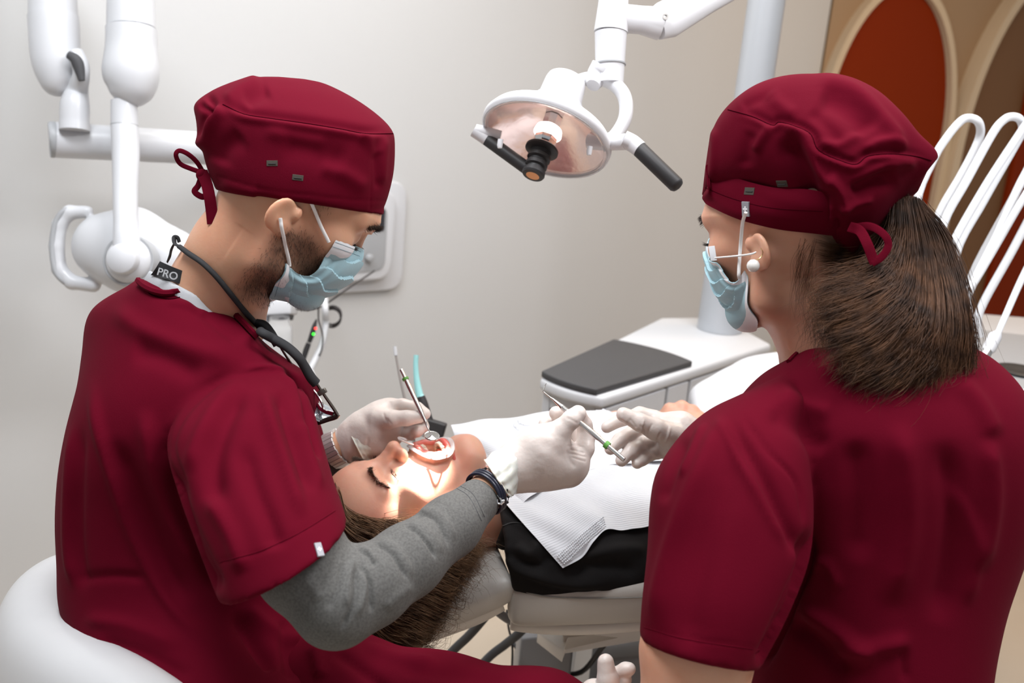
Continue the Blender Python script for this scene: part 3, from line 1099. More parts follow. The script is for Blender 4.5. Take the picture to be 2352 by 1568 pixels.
hz = mat('hose_dark', (.05, .052, .056), .45)
for pts, lab in (([(1150, 1372, 9, 1.7), (1115, 1415, 10, 1.72), (1078, 1458, 10.5, 1.75), (1030, 1505, 11, 1.78), (960, 1590, 12, 1.8)], 'dark hose hanging below the headrest, left of its twin'),
                 ([(1240, 1400, 9, 1.75), (1196, 1450, 9.5, 1.77), (1160, 1480, 10, 1.8), (1120, 1512, 10.5, 1.82), (1050, 1590, 11, 1.84)], 'dark hose hanging below the chair back, right of its twin')):
    P = [W(x, y, d) for x, y, r, d in pts]
    r = [(1 + .06 * (i % 2)) * .0078 for i in range(110)]
    mk('floor_hose', tube(catmull(np.array(P), 110), r, 14), hz, label=lab, cat='hose', group='dark hoses under the chair')
mk('floor_cable', tp([(1164, 1400, 2.5, 1.8), (1168, 1440, 2.5, 1.8), (1177, 1490, 2.5, 1.8), (1172, 1590, 2.5, 1.8)], 20, 8), black, label='thin black cable hanging between the two dark hoses', cat='cable')
mk('pedal_lever', tp([(1180, 1480, 5, 2.0), (1240, 1530, 5, 1.95), (1330, 1545, 6, 1.9), (1400, 1470, 6, 1.68), (1500, 1428, 6, 1.62)], 30, 10), black, label='black bent rod running under the chair back', cat='rod')

# ---- operator stool
st = empty('operator_stool', G(250, 1600, 0.0), 'light grey operator stool with a wrapping backrest, holding the seated dentist', 'stool')
stm = mat('stool_leather', (.60, .60, .61), .33, coat=.1)
path = [(300, 1345, 1.50, .030), (210, 1330, 1.46, .034), (140, 1338, 1.41, .037), (88, 1378, 1.34, .040), (74, 1432, 1.26, .042), (98, 1490, 1.18, .043), (165, 1548, 1.10, .043), (270, 1612, 1.04, .042), (400, 1700, 1.0, .040)]
pp = catmull(np.array([[*W(x + 14, y, d), r * .96] for x, y, d, r in path]), 26)
dn = np.array([0, 0, -1.0])
Sx = Sdf(pp[:, :3].min(0) - .14, pp[:, :3].max(0) + .12, .005)
for i in range(25):
    a, b = pp[i], pp[i + 1]
    Sx.cone(a[:3], b[:3], a[3], b[3], .02)
    Sx.cone(a[:3] + dn * .05, b[:3] + dn * .05, a[3] * .9, b[3] * .9, .05)
V, F = Sx.mesh()
V = smooth(V, F, 6)
mk('backrest', (V, F), stm, st)
ce_ = np.array([W(160, 1500, 1.36)[0], W(160, 1500, 1.36)[1], 0])
seat_c = W(420, 1600, 1.28); seat_c[2] = .56
mk('seat', lathe([(.0, .0), (.17, .0), (.195, .02), (.195, .05), (.17, .07), (0, .075)], seat_c, [0, 0, 1], 48), stm, st)
mk('gas_column', tube([seat_c, [seat_c[0], seat_c[1], .09]], .025, 16), chrome, st)
for k in range(5):
    a = 2 * math.pi * k / 5 + .3
    e_ = np.array([seat_c[0] + .28 * math.cos(a), seat_c[1] + .28 * math.sin(a), .07])
    lg = mk('leg', tube([[seat_c[0], seat_c[1], .10], e_], [.022, .014], 12), chrome, st)
    mk('caster', lathe([(0, -.012), (.028, -.012), (.03, 0), (.028, .012), (0, .012)], e_ - [0, 0, .04], [math.sin(a), -math.cos(a), 0], 20), black, lg)
mk('backrest_rail', tube([W(x - 16, y + 52, d + .0) for x, y, d in ((300, 1345, 1.5), (140, 1345, 1.41), (80, 1390, 1.34), (58, 1432, 1.26), (70, 1500, 1.18), (140, 1560, 1.10), (270, 1640, 1.04))], .012, 12, 40), chrome, st)
mk('back_support', tube([W(60, 1500, 1.22), W(70, 1640, 1.22), seat_c + [-.05, 0, .01]], .014, 12, 16), chrome, st)
# ================================================================== PEOPLE: shared makers
class Blob:
    """records shapes, then meshes them on a grid that fits"""
    def __init__(s):
        s.ops = []

    def ell(s, c, r, rot=None, k=0.01, op='add'):
        s.ops.append(('e', np.asarray(c, float), np.asarray(r, float) * np.ones(3), rot, k, op))
        return s

    def cone(s, a, b, ra, rb, k=0.01, op='add', flat=None):
        s.ops.append(('c', np.asarray(a, float), np.asarray(b, float), ra, rb, k, op, flat))
        return s

    def chain(s, pts, k=0.008, op='add', flat=None):
        for (a, ra), (b, rb) in zip(pts[:-1], pts[1:]):
            s.cone(a, b, ra, rb, k, op, flat)
        return s

    def mesh(s, h):
        lo, hi = np.full(3, 1e9), np.full(3, -1e9)
        for o in s.ops:
            if o[0] == 'e' and o[5] == 'add':
                lo, hi = np.minimum(lo, o[1] - o[2].max()), np.maximum(hi, o[1] + o[2].max())
            if o[0] == 'c' and o[6] == 'add':
                m = max(o[3], o[4]) * (max(1, o[7][1]) if o[7] else 1)
                lo, hi = np.minimum(lo, np.minimum(o[1], o[2]) - m), np.maximum(hi, np.maximum(o[1], o[2]) + m)
        S = Sdf(lo - .012, hi + .012, h)
        for o in s.ops:
            if o[0] == 'e':
                S.ell(o[1], o[2], o[3], o[4], o[5])
            else:
                S.cone(*o[1:])
        return S.mesh()


class Pose:
    def __init__(s, F, U, scale=1.0):
        s.F = nrm(F)
        s.U = nrm(U - s.F * (np.asarray(U) @ s.F))
        s.L = np.cross(s.U, s.F)
        s.s = scale
        s.B = np.array([s.L, s.F, s.U])
        s.O = np.zeros(3)

    def pin(s, local, world):
        s.O = np.asarray(world) - s.s * (np.asarray(local, float) @ s.B)
        return s

    def w(s, P):
        return s.O + s.s * (np.asarray(P, float) @ s.B)

    def m(s, VF):
        """a local mesh in the world (the frame is mirrored, so faces are turned round)"""
        F = VF[1]
        return s.w(VF[0]), (F[:, ::-1] if isinstance(F, np.ndarray) else [list(f)[::-1] for f in F])

    def l(s, P):
        return ((np.asarray(P, float) - s.O) @ s.B.T) / s.s

    def mid(s, px, py, x=0.0):
        """point under a pixel on the head's own plane x = const"""
        v = W(px, py, 1.0) - CAM
        o = s.w([x, 0, 0])
        return CAM + v * (((o - CAM) @ s.L) / (v @ s.L))


def rotx(a):
    c, q = math.cos(a), math.sin(a)
    return np.array([[1, 0, 0], [0, c, q], [0, -q, c]])


def rotz(a):
    c, q = math.cos(a), math.sin(a)
    return np.array([[c, q, 0], [-q, c, 0], [0, 0, 1]])


def head_blob(neck, mouth=0.0, ears=True):
    """neck: list of (local point, radius). mouth: how far the jaw is dropped (0..1)"""
    b = Blob()
    b.ell((0, .003, .042), (.076, .100, .083), k=.001)
    b.ell((0, .050, .045), (.060, .051, .055), k=.02)
    j = mouth
    b.ell((0, .044, -.018), (.058, .052, .056), k=.02)
    b.ell((0, .042, -.055 - .012 * j), (.043, .045, .042), k=.02)
    for sx in (-1, 1):
        b.chain([((sx * .056, .004, -.02), .018), ((sx * .050, .014 - .01 * j, -.068 - .008 * j), .016), ((sx * .022, .070 - .012 * j, -.090 - .030 * j), .015), ((0, .076 - .012 * j, -.092 - .032 * j), .017)], .022)
        b.ell((sx * .047, .062, -.008), (.018, .022, .016), k=.02)
        b.chain([((sx * .045, .078, .029), .008), ((sx * .022, .092, .031), .0085), ((0, .094, .030), .008)], .012)
        b.ell((sx * .033, .106, .010), (.020, .018, .0125), k=.012, op='sub')
        b.ell((sx * .0315, .0795, .0095), (.0135, .0125, .012), k=.005)
        # cheek fold towards the mouth
        b.cone((sx * .022, .098, -.028), (sx * .032, .088, -.052 - .01 * j), .003, .003, .012, 'sub')
    b.cone((0, .094, .024), (0, .111, -.012), .0065, .0085, .012)
    b.ell((0, .1135, -.016), (.0098, .0095, .0092), k=.007)
    for sx in (-1, 1):
        b.ell((sx * .0125, .1035, -.021), (.0075, .0105, .0078), k=.006)
        b.ell((sx * .0062, .108, -.0292), (.0036, .0058, .0032), k=.002, op='sub')
    if j > .1:
        cz = -.070
        ring = []
        for i in range(17):
            a = 2 * math.pi * i / 16
            ring.append((np.array([.0265 * math.cos(a), .095 - .010 * abs(math.cos(a)) ** 2 - .012 * (math.sin(a) < 0) * -math.sin(a), cz + .0235 * math.sin(a)]), .0060))
        b.chain(ring, .006)
        b.ell((0, .090, cz), (.0235, .036, .0205), k=.003, op='sub')
    else:
        for sx in (-1, 1):
            b.chain([((sx * .022, .088, -.052), .0035), ((0, .100, -.0475), .006)], .006)
            b.chain([((sx * .022, .088, -.053), .0035), ((0, .098, -.0575), .0065)], .006)
        b.cone((-.02, .099, -.0525), (.02, .099, -.0525), .0008, .0008, .003, 'sub')
    for sx in (-1, 1) if ears == 'low' else ():
        R_ = rotx(-.22) @ rotz(sx * .42)
        b.ell((sx * .080, -.008, -.010), (.0055, .0165, .0215), rot=R_, k=.006)
        b.ell((sx * .0775, .002, -.024), (.0055, .009, .010), rot=R_, k=.006)
        b.ell((sx * .0868, -.004, -.004), (.006, .0085, .013), rot=R_, k=.004, op='sub')
        b.ell((sx * .076, .008, -.001), (.006, .005, .008), k=.005)
    for sx in (-1, 1) if ears is True else ():
        R_ = rotx(-.22) @ rotz(sx * .42)
        b.ell((sx * .080, -.010, .004), (.0055, .0175, .030), rot=R_, k=.006)
        b.ell((sx * .0775, .002, -.022), (.0055, .009, .011), rot=R_, k=.006)
        b.ell((sx * .0865, -.004, .002), (.006, .0085, .015), rot=R_, k=.004, op='sub')
        b.ell((sx * .0865, -.010, .016), (.005, .009, .010), rot=R_, k=.004, op='sub')
        b.ell((sx * .076, .008, -.001), (.006, .005, .008), k=.005)
    b.chain(neck, .03)
    return b


def skin_mat(name, base, red, dark=None):
    """skin with a second pigment steered by the mesh attribute 'pigment'"""
    if name in MATS: return MATS[name]
    m = mat(name, base, .42, sss=.35, bump=(260, .12, .0012), spec=.4)
    nt = m.node_tree
    b = nt.nodes['Principled BSDF']
    tc = nt.nodes.new('ShaderNodeTexCoord')
    n = nt.nodes.new('ShaderNodeTexNoise')
    n.inputs['Scale'].default_value = 16
    n.inputs['Detail'].default_value = 6
    nt.links.new(tc.outputs['Object'], n.inputs['Vector'])
    r = nt.nodes.new('ShaderNodeMapRange')
    r.inputs[1].default_value = .38
    r.inputs[2].default_value = .68
    r.inputs[4].default_value = .75
    nt.links.new(n.outputs['Fac'], r.inputs[0])
    mx = nt.nodes.new('ShaderNodeMix')
    mx.data_type = 'RGBA'
    mx.inputs[6].default_value = (*base, 1)
    mx.inputs[7].default_value = (*red, 1)
    nt.links.new(r.outputs[0], mx.inputs[0])
    at = nt.nodes.new('ShaderNodeAttribute')
    at.attribute_name = 'pigment'
    m2 = nt.nodes.new('ShaderNodeMix')
    m2.data_type = 'RGBA'
    m2.inputs[7].default_value = (*(dark or (.10, .055, .035)), 1)
    nt.links.new(mx.outputs[2], m2.inputs[6])
    nt.links.new(at.outputs['Fac'], m2.inputs[0])
    nt.links.new(m2.outputs[2], b.inputs['Base Color'])
    return m


def set_pigment(o, vals):
    a = o.data.attributes.new('pigment', 'FLOAT', 'POINT')
    a.data.foreach_set('value', np.asarray(vals, np.float32))


def strands(P, r, sides=3):
    """P: K x n x 3 polylines, r: K or scalar root radius, tapering to the tip"""
    P = np.asarray(P, float)
    K, n = P.shape[:2]
    r = np.ones(K) * r
    T = np.gradient(P, axis=1)
    T /= np.linalg.norm(T, axis=2)[..., None] + 1e-12
    ref = np.array([.31, .52, .79])
    N = np.cross(T, ref)
    N /= np.linalg.norm(N, axis=2)[..., None] + 1e-12
    B = np.cross(T, N)
    tap = (1 - .85 * np.linspace(0, 1, n) ** 2)[None, :, None, None] * r[:, None, None, None]
    a = np.linspace(0, 2 * np.pi, sides, endpoint=False)
    ring = P[:, :, None] + tap * (np.cos(a)[None, None, :, None] * N[:, :, None] + np.sin(a)[None, None, :, None] * B[:, :, None])
    V = ring.reshape(-1, 3)
    k = np.arange(K)[:, None, None] * n * sides
    i = np.arange(n - 1)[None, :, None] * sides
    j = np.arange(sides)[None, None, :]
    j2 = (j + 1) % sides
    F = np.stack([k + i + j, k + i + j2, k + i + sides + j2, k + i + sides + j], -1).reshape(-1, 4)
    return V, F


def guided(guides, K, n, spread, clump=.5, curl=0.0, cf=3.0, seed=1, lenvar=.2, rootspread=None, per=14):
    """K strands following a set of guide polylines (g x m x 3): random blends, clumps and curl"""
    r = np.random.default_rng(seed)
    G_ = np.array([catmull(np.array(g), n) for g in guides])
    g = len(G_)
    u = r.uniform(0, g - 1, K)
    i = np.minimum(u.astype(int), g - 2)
    t = (u - i)[:, None, None]
    base = G_[i] * (1 - t) + G_[i + 1] * t
    nc = max(4, K // per)
    cl = r.normal(size=(nc, 3))
    cid = r.integers(0, nc, K)
    s = np.linspace(0, 1, n)[None, :, None]
    rs = spread if rootspread is None else rootspread
    env = rs * (1 - s) + spread * s
    off = (clump * cl[cid] + (1 - clump) * r.normal(size=(K, 3)))[:, None, :] * env
    P = base + off
    if curl:
        ph = r.uniform(0, 6.28, nc)[cid] + r.normal(size=K) * .5
        fq = cf * (1 + .3 * r.normal(size=nc)[cid])
        T = np.gradient(base, axis=1)
        T /= np.linalg.norm(T, axis=2)[..., None] + 1e-12
        N = np.cross(T, [.3, .2, .9])
        N /= np.linalg.norm(N, axis=2)[..., None] + 1e-12
        B = np.cross(T, N)
        ang = ph[:, None] + fq[:, None] * 6.28 * np.linspace(0, 1, n)[None]
        P += curl * s * (np.cos(ang)[..., None] * N + np.sin(ang)[..., None] * B)
    if lenvar:
        L = 1 - lenvar * r.uniform(0, 1, K)
        idx = L[:, None] * np.linspace(0, n - 1, n)[None]
        i0 = np.minimum(idx.astype(int), n - 2)
        f = (idx - i0)[..., None]
        kk = np.arange(K)[:, None]
        P = P[kk, i0] * (1 - f) + P[kk, i0 + 1] * f
    return P


def hair_mat(name, c1, c2):
    m = mat(name, c1, .48, spec=.35, var=(60, 1.0, c2))
    return m


scrub = mat('burgundy_scrub_cloth', (0.098, 0.0012, 0.0100), 0.9, sheen=.02, spec=.07, bump=(900, .25, .0006), var=(5, .35, (0.078, 0.001, 0.0078)))
scrub_dk = mat('dark_seam', (0.022, 0.0008, 0.003), 1.0, spec=0.0)
glove = mat('latex_glove', (0.66, 0.585, 0.545), .36, sss=.25, sssr=(1, .6, .5), bump=(55, .35, .004), spec=.5)
maskb = mat('mask_blue', (0.36, 0.56, 0.63), .8, bump=(700, .3, .0006), sss=.1, sssr=(.6, .8, 1))
maskw = mat('mask_white', (0.80, 0.82, 0.85), .8, bump=(700, .2, .0005))
patch_m = mat('buttonhole_thread', (.055, .045, .035), .8)
label_g = mat('silver_label', (.30, .30, .33), .5)
label_w = mat('label_white', (.88, .88, .9), .5)


def cloth(parts, voxel, strokes, it=4, noise=(.0025, 12, 1), post=1, gain=1.7):
    V, F = remesh(join(*parts), voxel)
    V = smooth(V, F, it)
    if noise:
        N = normals(V, F)
        V = V + N * (noise[0] * vnoise(V, noise[1], noise[2]))[:, None]
    V = sculpt(V, F, [(st[0], st[1] * 1.15 if st[1] > 8 else st[1], st[2] * (gain if st[1] > 15 else 1.15)) + tuple(st[3:]) for st in strokes])
    if post: V = smooth(V, F, post, .4)
    return V, F


def seam_tube(bvh, pts, r, name, m, parent, n=60, off=0.0):
    P = catmull(np.array(pts, float), n)
    Q = [hit(bvh, x, y, off) for x, y in P]
    Q = [q for q in Q if q is not None]
    if len(Q) < 3: return None
    return mk(name, tube(np.array(Q), r, 6), m, parent)


def decal(bvh, px, py, wpx, hpx, ang, th, m, name, parent, bev=.0004, off=0.0):
    """thin plate lying on a surface"""
    c = hit(bvh, px, py, off)
    a = hit(bvh, px + 6 * math.cos(ang), py + 6 * math.sin(ang), off)
    b = hit(bvh, px - 6 * math.sin(ang), py + 6 * math.cos(ang), off)
    if c is None or a is None or b is None:
        print('DECAL MISSED', name, px, py)
        c = W(px, py, 1.1)
        a, b = c + _R * .01, c - _U * .01
    d = proj(c)[2]
    X, Y = nrm(a - c), b - c
    Y = nrm(Y - X * (X @ Y))
    Z = np.cross(X, Y)
    return mk(name, box(c, X * wpx / 2 * d / FPX, Y * hpx / 2 * d / FPX, Z * th, bev), m, parent, smooth=False)


def cross_label(bvh, px, py, w_, h_, ang, name, parent):
    t = decal(bvh, px, py, w_, h_, ang, .0012, label_g, name, parent)
    decal(bvh, px, py, w_ * .62, w_ * .2, ang, .0016, label_w, 'cross_mark', t)
    decal(bvh, px, py, w_ * .2, w_ * .62, ang, .0016, label_w, 'cross_mark', t)
    return t


def pushout(V, bvh, off, inner=None):
    """keep cloth outside the body: points closer than off are moved out along the surface normal"""
    V = V.copy()
    for i in range(len(V)):
        loc, nn, _i, dd = bvh.find_nearest(Vector(V[i]), .05)
        if loc is None: continue
        o = off if inner is None or i < inner else off * .6
        p = np.array(loc)
        n_ = np.array(nn)
        s = (V[i] - p) @ n_
        if s < o:
            V[i] = p + n_ * o if s < 0 or dd < o else V[i]
    return V


def undercap(V, z0=.04, z1=.062):
    """skull squeezed a little where the cap sits, upper ear folded flat under the cap"""
    V = V.copy()
    x, y, z = V.T
    w = np.clip((z - z0) / (z1 - z0), 0, 1)[:, None]
    c = np.array([0, 0, .03])
    V = c + (V - c) * (1 - .08 * w)
    return V


def cap_clear(VF, bvh, U, off=.0025, lim=.45):
    """cap pushed clear of the skull, its open underside left alone"""
    V, F = VF
    N = normals(V, F)
    W_ = V.copy()
    up = -N @ nrm(U)
    for i in np.where(up < lim)[0]:
        loc, nn, _i, dd = bvh.find_nearest(Vector(V[i]), .03)
        if loc is None: continue
        p, n_ = np.array(loc), np.array(nn)
        s = (V[i] - p) @ n_
        if s < off: W_[i] = p + n_ * off
    W_ = smooth(W_, F, 1, .4)
    return W_, F


def skull_bvh(pose, neck, z0=.04, z1=.062):
    V, F = head_blob(neck, ears=False).mesh(.0035)
    V = undercap(V, z0, z1)
    return BVHTree.FromPolygons([tuple(v) for v in pose.w(V)], [tuple(int(i) for i in f) for f in F[:, ::-1]])
# ================================================================== THE DENTIST
man = empty('person', [W(520, 1560, 1.25)[0], W(520, 1560, 1.25)[1], .60], 'seated person in burgundy cap and scrubs with a beard and blue mask, holding two instruments', 'person')
skinM = skin_mat('skin_dentist', (.60, .335, .215), (.56, .25, .155))
pm = Pose(camdir(.784, -.492, .379), camdir(.557, .827, -.078), 1.0).pin((-.076, -.004, 0), W(662, 478, 1.119))
nk = [((0, -.018, -.03), .052), (pm.l(W(545, 585, 1.205)), .052), (pm.l(W(492, 680, 1.225)), .053), (pm.l(W(460, 760, 1.25)), .07)]
V, F = head_blob(nk, ears='low').mesh(.0016)
V = smooth(V, F, 2, .4)
V[:, 2] = np.where((V[:, 1] > .0) & (V[:, 2] < -.055), -.055 + (V[:, 2] + .055) * np.where(V[:, 1] > .03, .78, .78 + .22 * (.03 - V[:, 1]) / .03), V[:, 2])
V = undercap(V)
V[:, 1] = np.where((V[:, 1] > .100) & (V[:, 2] < .02), .100 + (V[:, 1] - .100) * .45, V[:, 1])
Vl = V
bvL = BVHTree.FromPolygons([tuple(v) for v in Vl], [tuple(int(i) for i in f) for f in F])
Vw = pm.w(V)
Fl = F
Fh = F[:, ::-1]
# unseen trunk, arms to the wrists (coarser), one object with the head
tb = Blob()
tb.chain([(W(450, 780, 1.27), .06), (W(430, 1000, 1.30), .12), (W(440, 1300, 1.30), .12), (W(520, 1560, 1.27), .12)], .05)
tb.chain([(W(540, 990, 1.16), .035), (W(640, 1180, 1.05), .034), (W(765, 1385, .990), .028)], .02)
tb.chain([(W(765, 1385, .99), .028), (W(1040, 1200, 1.10), .022), (W(1112, 1135, 1.145), .0205), (W(1160, 1096, 1.168), .0185)], .01)
tb.chain([(W(560, 900, 1.44), .035), (W(640, 1060, 1.5), .03), (W(730, 1045, 1.47), .0225), (W(772, 1028, 1.46), .0222), (W(810, 1010, 1.455), .0215)], .005)
V2, F2 = tb.mesh(.004)
body = mk('body', join((Vw, Fh), (V2, F2)), skinM, man)
Vall = np.vstack([Vl, pm.l(V2)])
x, y, z = Vall.T
n0 = len(Vl)
bz = np.clip((-.004 - z + .0 * y) / .022, 0, 1)
by = np.clip((y + .008) / .02, 0, 1) * np.clip((.125 - y) / .01, 0, 1)
jaw = bz * by * np.clip((-z + .02 + .9 * (y - .02)) / .05, 0, 1)
cheek = np.clip((.028 - ((y - .055) * .9 + (z + .040) * 1.0)) / .02, 0, 1)
beard = jaw * np.where(y > .03, cheek, 1) * (np.abs(x) < .085) * np.clip((z + .13) / .02, 0, 1)
beard[n0:] = 0
side = np.clip((z - .0) / .02, 0, 1) * np.clip((y - .012) / .01, 0, 1) * np.clip((.045 - y) / .02, 0, 1)
nape = np.clip((z + .01) / .05, 0, 1) * np.clip((-.035 - y) / .03, 0, 1)
side[n0:] = 0
nape[n0:] = 0
set_pigment(body, np.clip(.75 * beard + .5 * side + .35 * nape, 0, .85))
# beard, brow and lashes as hairs
N = normals(Vl, Fl)
pb = beard[:n0] + .5 * side[:n0]
cand = np.where((pb > .15) & (x[:n0] < .06))[0]
r_ = np.random.default_rng(3)
pick = r_.choice(cand, 5200, p=pb[cand] / pb[cand].sum())
P = Vl[pick] + r_.normal(size=(len(pick), 3)) * .0006
dirn = N[pick] * .5 + np.array([0, .35, -.9]) + r_.normal(size=(len(pick), 3)) * .35
dirn /= np.linalg.norm(dirn, axis=1)[:, None]
ln = r_.uniform(.002, .0055, len(pick))[:, None]
Q = np.stack([P, P + dirn * ln * .5, P + dirn * ln + np.array([0, 0, -.0006])], 1)
brown_h = mat('dark_brown_hair', (.030, .016, .010), .5)
bd = strands(Q, .00016)
mk('beard', pm.m(bd), brown_h, man)


def face_hair(bvL, path, K, ln, dirf, seed, wid=.003, curve=(0, 0, 0)):
    """hairs rooted along a local x,z path on the face"""
    r = np.random.default_rng(seed)
    pp = catmull(np.array(path, float), 60)
    out = []
    for _ in range(K):
        i = r.integers(0, 60)
        px, pz = pp[i] + np.array([r.normal() * wid * .3, r.normal() * wid])
        loc, nn, _i, _d = bvL.ray_cast(Vector((px, .2, pz)), Vector((0, -1, 0)))
        if loc is None: continue
        p = np.array(loc)
        d = nrm(np.array(dirf(px, pz, i / 59)) + r.normal(size=3) * .15)
        l = ln * r.uniform(.7, 1.1)
        out.append([p - d * .0005, p + d * l * .5, p + d * l + np.array(curve) * l])
    return strands(np.array(out), .0002)


for sx in (-1, 1):
    e = face_hair(bvL, [(sx * .016, .030), (sx * .030, .034), (sx * .047, .028)], 420, .009, lambda a, b, t: (sx * (.6 + t), .35, .35 - t * .8), 5, .0022)
    mk('eyebrow', pm.m(e), brown_h, man)
    e = face_hair(bvL, [(sx * .021, .0005), (sx * .032, -.002), (sx * .043, .001)], 110, .0085, lambda a, b, t: (sx * (t - .3), .9, -.35), 6, .0004, (0, 0, .2))
    mk('eyelashes', pm.m(e), brown_h, man)

# ---- surgical cap
capst = [(497, 436, 868, 493, 1.205, .180, .02), (493, 424, 874, 488, 1.205, .188, .02), (478, 385, 889, 455, 1.205, .195, .02), (464, 330, 905, 395, 1.205, .198, .02), (453, 275, 908, 330, 1.205, .200, .02), (449, 240, 900, 297, 1.205, .186, .02), (480, 212, 866, 262, 1.205, .150, .02), (530, 190, 810, 224, 1.205, .105, .02), (590, 178, 745, 192, 1.205, .05, .02), (640, 176, 700, 181, 1.205, .012, .0)]
cp_ = sil(capst, 64, 50, 2.35)
stro = [([(512, 240), (560, 262), (620, 272), (700, 283), (780, 296), (840, 307), (903, 307)], 8, .0035, 's'),
        ([(512, 240), (560, 262), (620, 272), (700, 283), (780, 296), (840, 307), (903, 307)], 3.5, -.0016),
        ([(512, 242), (490, 270), (470, 310), (458, 350)], 14, .006), ([(470, 215), (490, 240), (470, 280), (463, 330)], 8, -.005),
        ([(455, 236), (478, 252), (500, 262)], 7, -.005), ([(600, 180), (555, 205), (515, 238)], 14, .004), ([(620, 205), (560, 235)], 16, -.003),
        ([(820, 310), (850, 330), (870, 360)], 10, .003), ([(860, 320), (866, 380), (868, 440)], 8, -.003), ([(885, 310), (880, 370), (875, 430)], 9, .003),
        ([(560, 310), (520, 340), (500, 380)], 22, -.003), ([(640, 330), (720, 340), (800, 380)], 30, -.003), ([(600, 300), (680, 315), (760, 330)], 14, .0025),
        ([(730, 380), (790, 400), (850, 440)], 16, .0025), ([(500, 420), (560, 440), (600, 450)], 12, .002),
        ([(500, 405), (600, 434), (700, 447), (800, 458), (885, 462)], 2.5, -.0008, 'e'), ([(592, 430), (590, 462)], 3, -.001, 'e'), ([(855, 330), (850, 480)], 2.5, -.0006, 'e')]
cV = cloth([cp_], .0022, stro, 3, (.0016, 26, 4))
bvhead = BVHTree.FromPolygons([tuple(v) for v in Vw], [tuple(int(i) for i in f) for f in Fh])
cV = cap_clear(cV, skull_bvh(pm, nk), pm.U)
cap = mk('surgical_cap', cV, scrub, man, label='burgundy surgical cap tied behind')
bvc = bvh_of(cV)
seam_tube(bvc, [(512, 240), (560, 262), (620, 272), (700, 283), (780, 296), (840, 307), (903, 307)], .0006, 'seam', scrub_dk, cap, 80, .0001)
for (a, b, an) in ((625, 375, .0), (684, 408, .12)):
    t = decal(bvc, a, b, 25, 13, an, .0004, patch_m, 'buttonhole', cap)
    decal(bvc, a, b + 1, 18, 2, an, .0012, black, 'slit', t)


def ribbon(pts, wpx, m, name, parent, th=.10, res=40, **kw):
    """flat strip through (x, y, depth) pixels, its width lying across the view"""
    P = [W(x, y, d) for x, y, d in pts]
    r = [wpx / 2 * d / FPX for x, y, d in pts]
    return mk(name, tube(P, r, 12, res, sq=th, up=camdir(0, 0, 1)), m, parent, **kw)


ribbon([(468, 398, 1.17), (452, 372, 1.165), (432, 354, 1.16), (412, 346, 1.16), (404, 356, 1.16), (414, 376, 1.165), (440, 388, 1.165), (464, 396, 1.165)], 11, scrub, 'cap_tie', cap, .35)
ribbon([(464, 395, 1.16), (474, 420, 1.155), (481, 450, 1.15), (486, 485, 1.15), (489, 514, 1.15)], 27, scrub, 'cap_tie', cap, .08)
ribbon([(464, 400, 1.17), (456, 425, 1.17), (447, 440, 1.17), (466, 452, 1.17), (478, 440, 1.17)], 14, scrub, 'cap_tie', cap, .2)
mk('tie_knot', Blob().ell(W(465, 402, 1.165), .0075).mesh(.0015), scrub, cap)

# ---- scrub top
tor = sil([(322, 640, 572, 752, 1.235, .145, .03), (306, 655, 592, 778, 1.24, .19, .04), (240, 725, 650, 842, 1.27, .33, .08), (196, 820, 697, 880, 1.28, .38, .07), (166, 935, 722, 960, 1.28, .40, .05), (146, 1060, 736, 1060, 1.28, .40, .04), (141, 1180, 736, 1180, 1.28, .38, .03), (149, 1290, 738, 1300, 1.27, .36, .02), (175, 1395, 745, 1400, 1.26, .36, .0), (214, 1490, 760, 1490, 1.24, .38, .0), (262, 1600, 800, 1600, 1.2, .38, .0), (300, 1700, 840, 1700, 1.18, .36, .0)], 72, 70, 2.3)
slv = sil([(500, 846, 600, 836, 1.19, .06, .0), (450, 900, 672, 878, 1.15, .14, .0), (410, 970, 708, 940, 1.11, .17, .0), (400, 1040, 732, 1020, 1.08, .17, .0), (432, 1150, 757, 1105, 1.045, .165, .0), (470, 1250, 778, 1165, 1.02, .16, .0), (513, 1358, 795, 1216, 1.0, .15, .0, .022)], 56, 44, 2.2)
sleeveL = sil([(560, 840, 640, 850, 1.40, .06, .0), (560, 900, 700, 905, 1.44, .12, 0), (600, 1000, 738, 985, 1.47, .13, 0), (650, 1085, 745, 1050, 1.48, .12, 0)], 40, 24, 2.2)
